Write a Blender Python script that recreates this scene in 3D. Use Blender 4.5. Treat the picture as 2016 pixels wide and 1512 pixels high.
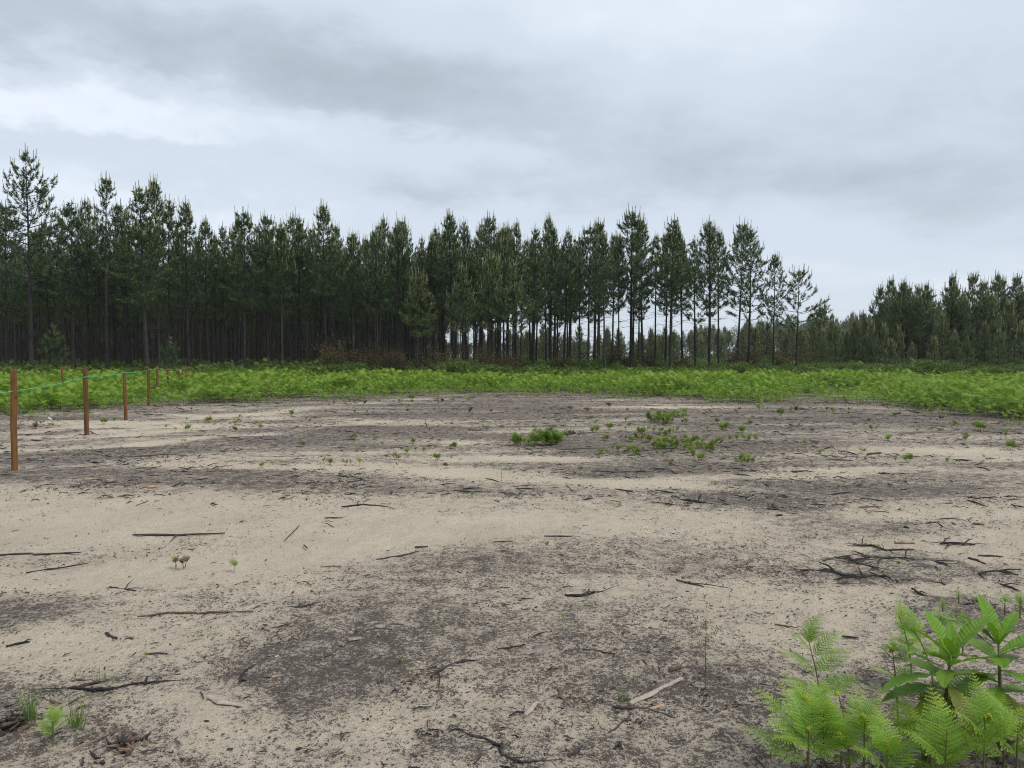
import bpy, math, random
import numpy as np
from mathutils import Vector, Matrix, Euler

R = math.radians
scene = bpy.context.scene
for o in list(bpy.data.objects):
    bpy.data.objects.remove(o)
COL = scene.collection

# ------------------------------------------------------------------ camera
FPX, CX, CY, HOR, CAMH = 1500.0, 1008.0, 756.0, 697.0, 1.6
PITCH = math.atan((CY - HOR) / FPX)
cd = bpy.data.cameras.new('camera')
cd.sensor_width = 36.0
cd.lens = 36.0 * FPX / 2016.0
cd.clip_start = 0.05
cd.clip_end = 9000
cam = bpy.data.objects.new('camera', cd)
COL.objects.link(cam)
cam.location = (0, 0, CAMH)
cam.rotation_euler = (math.pi / 2 - PITCH, 0, 0)
scene.camera = cam

# ------------------------------------------------------------------ exposure / render
vs = scene.view_settings
vs.view_transform = 'Standard'
vs.look = 'None'
vs.gamma = 1.0
vs.use_curve_mapping = False
vs.exposure = 1.03
SUN_EL, SUN_AZ = 56.0, 118.0        # azimuth clockwise from +Y (view direction)
SUN_STRENGTH, SUN_ANGLE = 1.5, 30.0
SKY_STRENGTH = 0.1
scene.render.engine = 'CYCLES'
cy = scene.cycles
cy.max_bounces = 6
cy.diffuse_bounces = 3
cy.glossy_bounces = 2
cy.transmission_bounces = 4
cy.volume_bounces = 0
cy.transparent_max_bounces = 8
cy.caustics_reflective = False
cy.caustics_refractive = False
cy.filter_width = 1.1
cy.use_denoising = True
cy.denoiser = 'OPENIMAGEDENOISE'
cy.denoising_input_passes = 'RGB_ALBEDO_NORMAL'
cy.denoising_prefilter = 'NONE'
cy.use_adaptive_sampling = False


def sset(node, name, val):
    node.inputs[name].default_value = val


# ------------------------------------------------------------------ world: overcast cloud deck over a nishita sky
world = bpy.data.worlds.new('World')
scene.world = world
world.use_nodes = True
nt = world.node_tree
for n in list(nt.nodes):
    nt.nodes.remove(n)
N = nt.nodes.new
L = nt.links.new


def wmath(op, a, b=None, c=None, clamp=False):
    n = N('ShaderNodeMath')
    n.operation = op
    n.use_clamp = clamp
    for i, v in enumerate((a, b, c)):
        if v is None:
            continue
        if isinstance(v, (int, float)):
            n.inputs[i].default_value = v
        else:
            L(v, n.inputs[i])
    return n.outputs[0]


def wnoise(vec, scale, detail, rough, lac=2.0, dist=0.0):
    n = N('ShaderNodeTexNoise')
    n.noise_dimensions = '3D'
    sset(n, 'Scale', scale); sset(n, 'Detail', detail); sset(n, 'Roughness', rough)
    sset(n, 'Lacunarity', lac); sset(n, 'Distortion', dist)
    L(vec, n.inputs['Vector'])
    return n.outputs['Fac']


tc = N('ShaderNodeTexCoord')
sep = N('ShaderNodeSeparateXYZ')
L(tc.outputs['Generated'], sep.inputs[0])
dx, dy, dz = sep.outputs
zc = wmath('MAXIMUM', dz, 0.0)
den = wmath('ADD', zc, 0.13)
px_ = wmath('DIVIDE', dx, den)
py_ = wmath('DIVIDE', dy, den)
comb = N('ShaderNodeCombineXYZ')
L(px_, comb.inputs[0]); L(py_, comb.inputs[1]); comb.inputs[2].default_value = 3.7
deck = comb.outputs[0]
n1 = wnoise(deck, 0.42, 5.0, 0.55, dist=0.35)
n2 = wnoise(deck, 1.5, 6.0, 0.6, dist=0.4)
# azimuth / elevation, warped by the noise so the large cloud banks get soft uneven edges
az = wmath('ARCTAN2', dx, dy)
el = wmath('ARCSINE', dz)
w1 = wnoise(tc.outputs['Generated'], 3.2, 4.0, 0.6)
comb2 = N('ShaderNodeCombineXYZ')
L(wmath('ADD', dx, 5.3), comb2.inputs[0]); L(dy, comb2.inputs[1]); L(wmath('MULTIPLY', dz, 2.2), comb2.inputs[2])
w2 = wnoise(comb2.outputs[0], 4.2, 5.0, 0.62)
azw = wmath('ADD', az, wmath('MULTIPLY', wmath('SUBTRACT', w1, 0.5), 0.34))
elw = wmath('ADD', el, wmath('MULTIPLY', wmath('SUBTRACT', w2, 0.5), 0.17))


def uv2azel(u, v):
    a = math.atan((u - CX) / FPX)
    e = math.atan((HOR - v) / math.hypot(FPX, u - CX))
    return a, e


# cloud banks of the photographed sky (centre, half-widths, tilt, amount: + darker, - brighter)
BANKS = [
    (330, 120, 560, 85, 4, 0.42), (980, 200, 480, 95, 8, 0.28), (100, 60, 300, 50, 0, 0.12),
    (1100, 340, 460, 55, 4, 0.19), (520, 330, 560, 30, 3, 0.30), (1700, 320, 480, 75, 2, 0.17),
    (230, 235, 420, 40, 7, -0.58), (760, 285, 340, 24, 5, -0.30), (420, 440, 560, 50, 2, -0.34),
    (1350, 50, 380, 80, 0, -0.10), (700, 10, 420, 40, 0, -0.04), (1960, 90, 180, 100, 0, 0.16),
    (1600, 520, 700, 80, 0, 0.02),
]
acc = None
for (u, v, ru, rv, tilt, amt) in BANKS:
    a0, e0 = uv2azel(u, v)
    sa, se = FPX / ru, FPX / rv
    t = R(tilt)
    da = wmath('SUBTRACT', azw, a0)
    de = wmath('SUBTRACT', elw, e0)
    p = wmath('MULTIPLY', wmath('SUBTRACT', wmath('MULTIPLY', da, math.cos(t)), wmath('MULTIPLY', de, math.sin(t))), sa)
    q = wmath('MULTIPLY', wmath('ADD', wmath('MULTIPLY', da, math.sin(t)), wmath('MULTIPLY', de, math.cos(t))), se)
    r2 = wmath('ADD', wmath('MULTIPLY', p, p), wmath('MULTIPLY', q, q))
    g = wmath('MULTIPLY', wmath('EXPONENT', wmath('MULTIPLY', r2, -0.9)), amt * 0.8)
    acc = g if acc is None else wmath('ADD', acc, g)
dens = wmath('ADD', wmath('MULTIPLY', wmath('SUBTRACT', n1, 0.5), 1.1), wmath('MULTIPLY', wmath('SUBTRACT', n2, 0.5), 0.55))
dens = wmath('ADD', wmath('ADD', dens, 0.40), acc, clamp=True)
ramp = N('ShaderNodeValToRGB')
cr = ramp.color_ramp
cr.interpolation = 'EASE'
cr.elements[0].position = 0.0
cr.elements[0].color = (4.30, 4.62, 5.10, 1)
cr.elements[1].position = 1.0
cr.elements[1].color = (2.10, 2.38, 2.68, 1)
e_ = cr.elements.new(0.42)
e_.color = (3.36, 3.74, 4.22, 1)
L(dens, ramp.inputs[0])
sky = N('ShaderNodeTexSky')
sky.sky_type = 'NISHITA'
sky.sun_disc = False
sky.sun_elevation = R(SUN_EL)
sky.sun_rotation = R(SUN_AZ)
mix = N('ShaderNodeMix')
mix.data_type = 'RGBA'
mix.inputs[0].default_value = 0.94
L(sky.outputs[0], mix.inputs[6])
L(ramp.outputs[0], mix.inputs[7])
bg = N('ShaderNodeBackground')
bg.inputs['Strength'].default_value = SKY_STRENGTH
L(mix.outputs[2], bg.inputs['Color'])
wo = N('ShaderNodeOutputWorld')
L(bg.outputs[0], wo.inputs['Surface'])

# ------------------------------------------------------------------ sun behind the cloud
sl = bpy.data.lights.new('sun', 'SUN')
sl.energy = SUN_STRENGTH
sl.angle = R(SUN_ANGLE)
sl.color = (1.0, 0.955, 0.88)
sun = bpy.data.objects.new('sun', sl)
COL.objects.link(sun)
sd = Vector((math.sin(R(SUN_AZ)) * math.cos(R(SUN_EL)), math.cos(R(SUN_AZ)) * math.cos(R(SUN_EL)), math.sin(R(SUN_EL))))
sun.rotation_euler = sd.to_track_quat('Z', 'Y').to_euler()
sun.location = sd * 60

# ================================================================== helpers
rng = random.Random(7)
nrng = np.random.default_rng(11)


def hash2(ix, iy, seed):
    h = (ix.astype(np.int64) * 374761393 + iy.astype(np.int64) * 668265263 + seed * 1442695041) & 0xFFFFFFFF
    h = ((h ^ (h >> 13)) * 1274126177) & 0xFFFFFFFF
    h = h ^ (h >> 16)
    return (h & 0xFFFF) / 65535.0


def vnoise(x, y, seed=0):
    x = np.asarray(x, dtype=np.float64); y = np.asarray(y, dtype=np.float64)
    ix = np.floor(x); iy = np.floor(y)
    fx = x - ix; fy = y - iy
    fx = fx * fx * (3 - 2 * fx); fy = fy * fy * (3 - 2 * fy)
    a = hash2(ix, iy, seed); b = hash2(ix + 1, iy, seed)
    c = hash2(ix, iy + 1, seed); d = hash2(ix + 1, iy + 1, seed)
    return (a * (1 - fx) + b * fx) * (1 - fy) + (c * (1 - fx) + d * fx) * fy


def fbm(x, y, seed=0, oct=4, gain=0.5):
    s = 0; amp = 1; tot = 0
    for i in range(oct):
        s = s + amp * vnoise(np.asarray(x) * 2 ** i, np.asarray(y) * 2 ** i, seed + i * 17)
        tot += amp; amp *= gain
    return s / tot - 0.5


def hgt(x, y):
    """height of the sandy ground"""
    x = np.asarray(x, dtype=np.float64); y = np.asarray(y, dtype=np.float64)
    d = np.hypot(x, y)
    near = 1.0 / (1.0 + (d / 45.0) ** 4)
    h = 0.16 * fbm(x * 0.16 + 3.1, y * 0.16, 5, 3)
    h = h + 0.11 * fbm(x * 0.18 + y * 0.05, y * 0.85 - x * 0.06, 9, 3) * np.clip((d - 6) / 5, 0, 1)
    h = h + 0.05 * fbm(x * 1.1, y * 1.1, 21, 3)
    return h * near


def H1(x, y):
    return float(hgt(x, y))


SP, CP = math.sin(PITCH), math.cos(PITCH)


def ray(u, v):
    a, b = (u - CX) / FPX, (CY - v) / FPX
    return Vector((a, CP + b * SP, -SP + b * CP))


def gnd(u, v):
    """ground point seen at photo pixel (u, v)"""
    d = ray(u, v)
    t = CAMH / max(-d.z, 1e-4)
    for _ in range(4):
        z = H1(d.x * t, d.y * t)
        t = (CAMH - z) / max(-d.z, 1e-4)
    return Vector((d.x * t, d.y * t, H1(d.x * t, d.y * t)))


def at(u, v, Y):
    """point at forward distance Y on the ray of pixel (u, v)"""
    d = ray(u, v)
    t = Y / d.y
    return Vector((d.x * t, Y, CAMH + d.z * t))


def tag(o, label=None, cat=None, group=None, kind=None):
    if label: o['label'] = label
    if cat: o['category'] = cat
    if group: o['group'] = group
    if kind: o['kind'] = kind
    return o


def empty(name, loc=(0, 0, 0), rz=0.0, sc=1.0, link=True):
    o = bpy.data.objects.new(name, None)
    o.empty_display_size = 0.2
    if link: COL.objects.link(o)
    o.location = loc
    o.rotation_euler = (0, 0, rz)
    o.scale = (sc, sc, sc)
    return o


def link_mesh(name, me, parent=None, link=True):
    o = bpy.data.objects.new(name, me)
    if link: COL.objects.link(o)
    if parent is not None: o.parent = parent
    return o


class MB:
    """collects vertices and faces for one mesh"""
    def __init__(s):
        s.v = []; s.f = []; s.m = []; s.c = []; s.n = 0

    def add(s, verts, faces, mat=0, col=0.0):
        verts = np.asarray(verts, dtype=np.float32)
        b = s.n
        s.v.append(verts)
        s.n += len(verts)
        for f in faces:
            s.f.append(tuple(i + b for i in f))
            s.m.append(mat)
        if np.isscalar(col):
            s.c.append(np.full(len(verts), col, dtype=np.float32))
        else:
            s.c.append(np.asarray(col, dtype=np.float32))

    def mesh(s, name, mats, smooth=False):
        me = bpy.data.meshes.new(name)
        v = np.concatenate(s.v) if s.v else np.zeros((0, 3))
        me.from_pydata(v.tolist(), [], s.f)
        for m in mats: me.materials.append(m)
        me.polygons.foreach_set('material_index', np.array(s.m, dtype=np.int32))
        if smooth: me.polygons.foreach_set('use_smooth', np.ones(len(s.f), dtype=bool))
        a = me.attributes.new('tone', 'FLOAT', 'POINT')
        a.data.foreach_set('value', np.concatenate(s.c) if s.c else np.zeros(0))
        me.update()
        return me

    def build(s, name, mats, parent=None, smooth=False, link=True):
        if not isinstance(mats, (list, tuple)): mats = [mats]
        return link_mesh(name, s.mesh(name, mats, smooth), parent, link)


def frame_of(d):
    d = d.normalized()
    up = Vector((0, 0, 1)) if abs(d.z) < 0.95 else Vector((1, 0, 0))
    x = d.cross(up).normalized()
    y = x.cross(d).normalized()
    return x, y


def tube(mb, pts, radii, sides=6, mat=0, col=0.0, cap=True, jit=0.0, rnd=None, flat=1.0):
    n = len(pts)
    vs_ = []
    for i, p in enumerate(pts):
        p = Vector(p)
        a = Vector(pts[max(i - 1, 0)]); b = Vector(pts[min(i + 1, n - 1)])
        x, y = frame_of(b - a)
        for k in range(sides):
            t = 2 * math.pi * k / sides
            r = radii[i] * (1 + (rnd.uniform(-jit, jit) if rnd else 0))
            vs_.append(p + x * math.cos(t) * r + y * math.sin(t) * r * flat)
    fs = []
    for i in range(n - 1):
        for k in range(sides):
            k2 = (k + 1) % sides
            fs.append((i * sides + k, i * sides + k2, (i + 1) * sides + k2, (i + 1) * sides + k))
    if cap:
        fs.append(tuple(range(sides - 1, -1, -1)))
        fs.append(tuple((n - 1) * sides + k for k in range(sides)))
    mb.add([tuple(v) for v in vs_], fs, mat, col)


# ------------------------------------------------------------------ materials
def new_mat(name):
    m = bpy.data.materials.new(name)
    m.use_nodes = True
    t = m.node_tree
    for n in list(t.nodes): t.nodes.remove(n)
    out = t.nodes.new('ShaderNodeOutputMaterial')
    return m, t, out


class NT:
    def __init__(s, tree):
        s.t = tree

    def node(s, typ, **kw):
        n = s.t.nodes.new(typ)
        for k, v in kw.items(): setattr(n, k, v)
        return n

    def link(s, a, b): s.t.links.new(a, b)

    def math(s, op, a, b=None, c=None, clamp=False):
        n = s.node('ShaderNodeMath', operation=op, use_clamp=clamp)
        for i, v in enumerate((a, b, c)):
            if v is None: continue
            if isinstance(v, (int, float)): n.inputs[i].default_value = v
            else: s.link(v, n.inputs[i])
        return n.outputs[0]

    def noise(s, vec, scale, detail=3.0, rough=0.55, dist=0.0):
        n = s.node('ShaderNodeTexNoise')
        sset(n, 'Scale', scale); sset(n, 'Detail', detail); sset(n, 'Roughness', rough); sset(n, 'Distortion', dist)
        if vec is not None: s.link(vec, n.inputs['Vector'])
        return n.outputs['Fac']

    def mix(s, fac, a, b):
        n = s.node('ShaderNodeMix', data_type='RGBA')
        for sock, v in ((0, fac), (6, a), (7, b)):
            if isinstance(v, (int, float)): n.inputs[sock].default_value = v
            elif isinstance(v, tuple): n.inputs[sock].default_value = (*v, 1) if len(v) == 3 else v
            else: s.link(v, n.inputs[sock])
        return n.outputs[2]

    def smooth(s, x, a, b):
        n = s.node('ShaderNodeMapRange', interpolation_type='SMOOTHSTEP')
        s.link(x, n.inputs[0])
        n.inputs[1].default_value = a; n.inputs[2].default_value = b
        return n.outputs[0]

    def attr(s, name):
        return s.node('ShaderNodeAttribute', attribute_name=name).outputs['Fac']

    def pos(s): return s.node('ShaderNodeNewGeometry').outputs['Position']

    def obj(s): return s.node('ShaderNodeTexCoord').outputs['Object']

    def rand(s): return s.node('ShaderNodeObjectInfo').outputs['Random']

    def bump(s, h, strength, dist):
        n = s.node('ShaderNodeBump')
        sset(n, 'Strength', strength); sset(n, 'Distance', dist)
        s.link(h, n.inputs['Height'])
        return n.outputs[0]


def leaf_mat(name, c_a, c_b, c_tip=None, trans=0.3, gloss=0.12, rough=0.5, var=0.35, scale=6.0):
    """foliage: diffuse + translucent with a little sheen, colour drifting per plant and per leaf"""
    m, t, out = new_mat(name)
    n = NT(t)
    f = n.math('ADD', n.math('MULTIPLY', n.rand(), 0.6), n.math('MULTIPLY', n.noise(n.obj(), scale, 2.0), 0.5))
    col = n.mix(n.math('SUBTRACT', f, 0.05, clamp=True), c_a, c_b)
    if c_tip is not None:
        col = n.mix(n.math('MULTIPLY', n.attr('tone'), 1.0, clamp=True), col, c_tip)
    hs = n.node('ShaderNodeHueSaturation')
    n.link(col, hs.inputs['Color'])
    n.link(n.math('ADD', 1.0 - var / 2, n.math('MULTIPLY', n.noise(n.pos(), 1.7, 2.0), var)), hs.inputs['Value'])
    n.link(n.math('ADD', 0.485, n.math('MULTIPLY', n.noise(n.pos(), 0.55, 3.0), 0.03)), hs.inputs['Hue'])
    col = hs.outputs[0]
    d = n.node('ShaderNodeBsdfPrincipled')
    n.link(col, d.inputs['Base Color'])
    sset(d, 'Roughness', rough)
    sset(d, 'Specular IOR Level', gloss * 2)
    tr = n.node('ShaderNodeBsdfTranslucent')
    n.link(n.mix(0.35, col, (c_b[0] * 1.3, c_b[1] * 1.2, c_b[2] * 0.6)), tr.inputs['Color'])
    ms = n.node('ShaderNodeMixShader')
    ms.inputs[0].default_value = trans
    n.link(d.outputs[0], ms.inputs[1]); n.link(tr.outputs[0], ms.inputs[2])
    n.link(ms.outputs[0], out.inputs['Surface'])
    return m


def wood_mat(name, c_a, c_b, scale=30.0, rough=0.85, bump=0.5, stretch=(1, 1, 0.15), bdist=0.01):
    m, t, out = new_mat(name)
    n = NT(t)
    mp = n.node('ShaderNodeMapping')
    mp.inputs['Scale'].default_value = stretch
    n.link(n.obj(), mp.inputs['Vector'])
    v = mp.outputs[0]
    a = n.noise(v, scale, 5.0, 0.65)
    b = n.noise(n.obj(), scale * 0.2, 3.0, 0.6)
    f = n.math('ADD', n.math('MULTIPLY', a, 1.1), n.math('MULTIPLY', b, 0.6))
    f = n.math('ADD', f, n.math('MULTIPLY', n.math('SUBTRACT', n.rand(), 0.5), 0.35))
    col = n.mix(n.smooth(f, 0.5, 1.2), c_a, c_b)
    d = n.node('ShaderNodeBsdfPrincipled')
    n.link(col, d.inputs['Base Color'])
    sset(d, 'Roughness', rough)
    sset(d, 'Specular IOR Level', 0.25)
    n.link(n.bump(a, bump, bdist), d.inputs['Normal'])
    n.link(d.outputs[0], out.inputs['Surface'])
    return m


M = {}
M['needles'] = leaf_mat('pine_needles', (0.028, 0.074, 0.028), (0.060, 0.112, 0.026), (0.125, 0.165, 0.050), trans=0.2, gloss=0.3, rough=0.42, var=0.6)
M['needles_young'] = leaf_mat('young_pine_needles', (0.052, 0.112, 0.038), (0.090, 0.148, 0.040), (0.19, 0.20, 0.065), trans=0.2, gloss=0.3, rough=0.42, var=0.6)
M['candle'] = leaf_mat('pine_candle', (0.30, 0.29, 0.18), (0.24, 0.26, 0.14), trans=0.1)
M['bark'] = wood_mat('pine_bark', (0.012, 0.011, 0.011), (0.056, 0.049, 0.045), scale=14, stretch=(1, 1, 0.35), bump=0.8, bdist=0.03)
M['bracken'] = leaf_mat('bracken', (0.070, 0.185, 0.018), (0.178, 0.312, 0.026), (0.28, 0.36, 0.035), trans=0.30, gloss=0.16)
M['bracken_dull'] = leaf_mat('bracken_sprout', (0.100, 0.190, 0.030), (0.190, 0.275, 0.050), (0.26, 0.28, 0.06), trans=0.28, gloss=0.12)
M['bracken_near'] = leaf_mat('bracken_frond', (0.140, 0.275, 0.026), (0.205, 0.345, 0.030), (0.42, 0.42, 0.02), trans=0.30, gloss=0.22, scale=9)
M['bracken_stem'] = leaf_mat('bracken_stem', (0.11, 0.14, 0.03), (0.09, 0.07, 0.03), trans=0.0)
M['dead_bracken'] = leaf_mat('dead_bracken', (0.075, 0.040, 0.022), (0.12, 0.065, 0.030), trans=0.12, gloss=0.05)
M['under'] = leaf_mat('undergrowth_leaves', (0.060, 0.120, 0.024), (0.100, 0.165, 0.028), (0.12, 0.15, 0.03), trans=0.25, gloss=0.15)
M['brown_bush'] = leaf_mat('brown_bush_leaves', (0.066, 0.047, 0.022), (0.085, 0.074, 0.026), (0.09, 0.06, 0.024), trans=0.12, gloss=0.08)
M['grass'] = leaf_mat('grass_blades', (0.12, 0.20, 0.06), (0.17, 0.25, 0.07), (0.30, 0.30, 0.13), trans=0.25, gloss=0.2)
M['post'] = wood_mat('treated_post_wood', (0.055, 0.025, 0.009), (0.185, 0.086, 0.028), scale=28, stretch=(1, 1, 0.08), bump=0.35, bdist=0.004, rough=0.75)
def weather(m):
    n = NT(m.node_tree)
    bs = [x for x in m.node_tree.nodes if x.type == 'BSDF_PRINCIPLED'][0]
    old = bs.inputs['Base Color'].links[0].from_socket
    mp = n.node('ShaderNodeMapping')
    mp.inputs['Scale'].default_value = (70, 70, 2.2)
    n.link(n.obj(), mp.inputs['Vector'])
    crack = n.smooth(n.noise(mp.outputs[0], 1.0, 3.0, 0.6), 0.60, 0.68)
    knot = n.smooth(n.noise(n.obj(), 9.0, 2.0, 0.5), 0.66, 0.74)
    k = n.math('MAXIMUM', n.math('MULTIPLY', crack, 0.75), n.math('MULTIPLY', knot, 0.7), clamp=True)
    n.link(n.mix(k, old, (0.035, 0.018, 0.010)), bs.inputs['Base Color'])


weather(M['post'])
M['post_end'] = wood_mat('sawn_post_end', (0.30, 0.16, 0.06), (0.42, 0.25, 0.10), scale=40, stretch=(1, 1, 1), bump=0.2)
M['stick'] = wood_mat('charred_stick', (0.012, 0.011, 0.012), (0.060, 0.052, 0.048), scale=40, stretch=(1, 1, 1), bump=0.8, bdist=0.006)
M['stick_brown'] = wood_mat('brown_stick', (0.055, 0.038, 0.028), (0.17, 0.12, 0.085), scale=45, stretch=(1, 1, 1), bump=0.6, bdist=0.005)
M['wood_pale'] = wood_mat('weathered_wood', (0.16, 0.122, 0.098), (0.36, 0.30, 0.25), scale=38, stretch=(1, 1, 1), bump=0.6, bdist=0.004)
M['wood_orange'] = wood_mat('fresh_split_wood', (0.30, 0.16, 0.08), (0.50, 0.31, 0.17), scale=38, stretch=(1, 1, 1), bump=0.5, bdist=0.004)
M['wood_grey'] = wood_mat('grey_bark_strip', (0.14, 0.125, 0.12), (0.30, 0.275, 0.265), scale=40, stretch=(1, 1, 1), bump=0.6, bdist=0.004)


def flat_mat(name, col, rough=0.6, spec=0.3):
    m, t, out = new_mat(name)
    n = NT(t)
    d = n.node('ShaderNodeBsdfPrincipled')
    f = n.noise(n.obj(), 60, 3.0)
    n.link(n.mix(f, tuple(c * 0.75 for c in col), tuple(min(c * 1.2, 1) for c in col)), d.inputs['Base Color'])
    sset(d, 'Roughness', rough); sset(d, 'Specular IOR Level', spec)
    n.link(d.outputs[0], out.inputs['Surface'])
    return m


M['string'] = flat_mat('green_twine', (0.05, 0.42, 0.22))
M['yellow'] = flat_mat('yellow_petals', (0.75, 0.62, 0.03))
M['plastic'] = flat_mat('pale_plastic', (0.55, 0.58, 0.62), rough=0.4)


def broad_leaf_mat():
    m, t, out = new_mat('broad_leaf')
    n = NT(t)
    uv = n.node('ShaderNodeUVMap', uv_map='leaf')
    sp = n.node('ShaderNodeSeparateXYZ')
    n.link(uv.outputs[0], sp.inputs[0])
    s_, t_ = sp.outputs[0], sp.outputs[1]          # s along the leaf, t across (-1..1 mapped 0..1)
    side = n.math('ABSOLUTE', n.math('SUBTRACT', n.math('MULTIPLY', t_, 2.0), 1.0))
    # side veins sweep forward
    ph = n.math('MULTIPLY', n.math('SUBTRACT', s_, n.math('MULTIPLY', side, 0.10)), 15.0)
    fr = n.math('ABSOLUTE', n.math('SUBTRACT', n.math('FRACT', ph), 0.5))
    vein = n.smooth(fr, 0.10, 0.0)
    mid = n.smooth(side, 0.07, 0.02)
    v = n.math('MAXIMUM', n.math('MULTIPLY', vein, 0.55), mid, clamp=True)
    blotch = n.noise(n.obj(), 22, 4.0)
    tone = n.attr('tone')
    base = n.mix(blotch, (0.100, 0.225, 0.014), (0.165, 0.305, 0.018))
    base = n.mix(tone, base, n.mix(blotch, (0.17, 0.18, 0.035), (0.14, 0.10, 0.03)))
    col = n.mix(n.math('MULTIPLY', v, 0.28), base, (0.17, 0.29, 0.07))
    d = n.node('ShaderNodeBsdfPrincipled')
    n.link(col, d.inputs['Base Color'])
    sset(d, 'Roughness', 0.5); sset(d, 'Specular IOR Level', 0.35)
    hgt_ = n.math('SUBTRACT', n.math('MULTIPLY', fr, 1.2), n.math('MULTIPLY', mid, 1.0))
    n.link(n.bump(hgt_, 0.5, 0.006), d.inputs['Normal'])
    tr = n.node('ShaderNodeBsdfTranslucent')
    n.link(n.mix(0.4, col, (0.16, 0.32, 0.01)), tr.inputs['Color'])
    ms = n.node('ShaderNodeMixShader')
    ms.inputs[0].default_value = 0.33
    n.link(d.outputs[0], ms.inputs[1]); n.link(tr.outputs[0], ms.inputs[2])
    n.link(ms.outputs[0], out.inputs['Surface'])
    return m


M['broad'] = broad_leaf_mat()


def ground_mat():
    m, t, out = new_mat('burnt_sand')
    n = NT(t)
    P = n.pos()
    hum = n.attr('humus')
    wet = n.attr('fines')
    g1 = n.noise(P, 150, 3.0, 0.65)
    g2 = n.noise(P, 45, 4.0, 0.7)
    g3 = n.noise(P, 9, 4.0, 0.6)
    big = n.smooth(n.noise(P, 1.3, 6.0, 0.68), 0.3, 0.7)
    gr = n.math('ADD', n.math('ADD', n.math('MULTIPLY', g1, 0.42), n.math('MULTIPLY', g2, 0.43)), n.math('MULTIPLY', g3, 0.25))
    # share of dark grains follows the amount of charcoal / humus in the sand
    k = n.math('SUBTRACT', n.math('DIVIDE', n.math('SUBTRACT', gr, 0.55), 0.075), n.math('SUBTRACT', 1.50, n.math('MULTIPLY', hum, 2.45)))
    dark = n.smooth(k, -0.18, 0.42)
    sand = n.mix(big, (0.45, 0.380, 0.285), (0.57, 0.490, 0.376))
    sand = n.mix(n.smooth(g1, 0.35, 0.75), n.mix(0.42, sand, (0.16, 0.135, 0.11)), n.mix(0.5, sand, (0.62, 0.55, 0.45)))
    grey = n.mix(g3, (0.17, 0.148, 0.130), (0.26, 0.228, 0.20))
    sand = n.mix(n.smooth(n.math('ADD', hum, n.math('MULTIPLY', n.math('SUBTRACT', g3, 0.5), 0.5)), 0.22, 1.35), sand, grey)
    soot = n.mix(n.noise(P, 160, 2.0, 0.6), (0.042, 0.035, 0.030), (0.128, 0.107, 0.090))
    col = n.mix(dark, sand, soot)
    d = n.node('ShaderNodeBsdfPrincipled')
    n.link(col, d.inputs['Base Color'])
    sset(d, 'Roughness', 0.95); sset(d, 'Specular IOR Level', 0.15)
    hh = n.math('ADD', n.math('MULTIPLY', g1, 0.35), n.math('ADD', n.math('MULTIPLY', g2, 0.7), n.math('MULTIPLY', g3, 1.4)))
    n.link(n.bump(hh, 1.0, 0.03), d.inputs['Normal'])
    n.link(d.outputs[0], out.inputs['Surface'])
    return m


M['ground'] = ground_mat()

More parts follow.
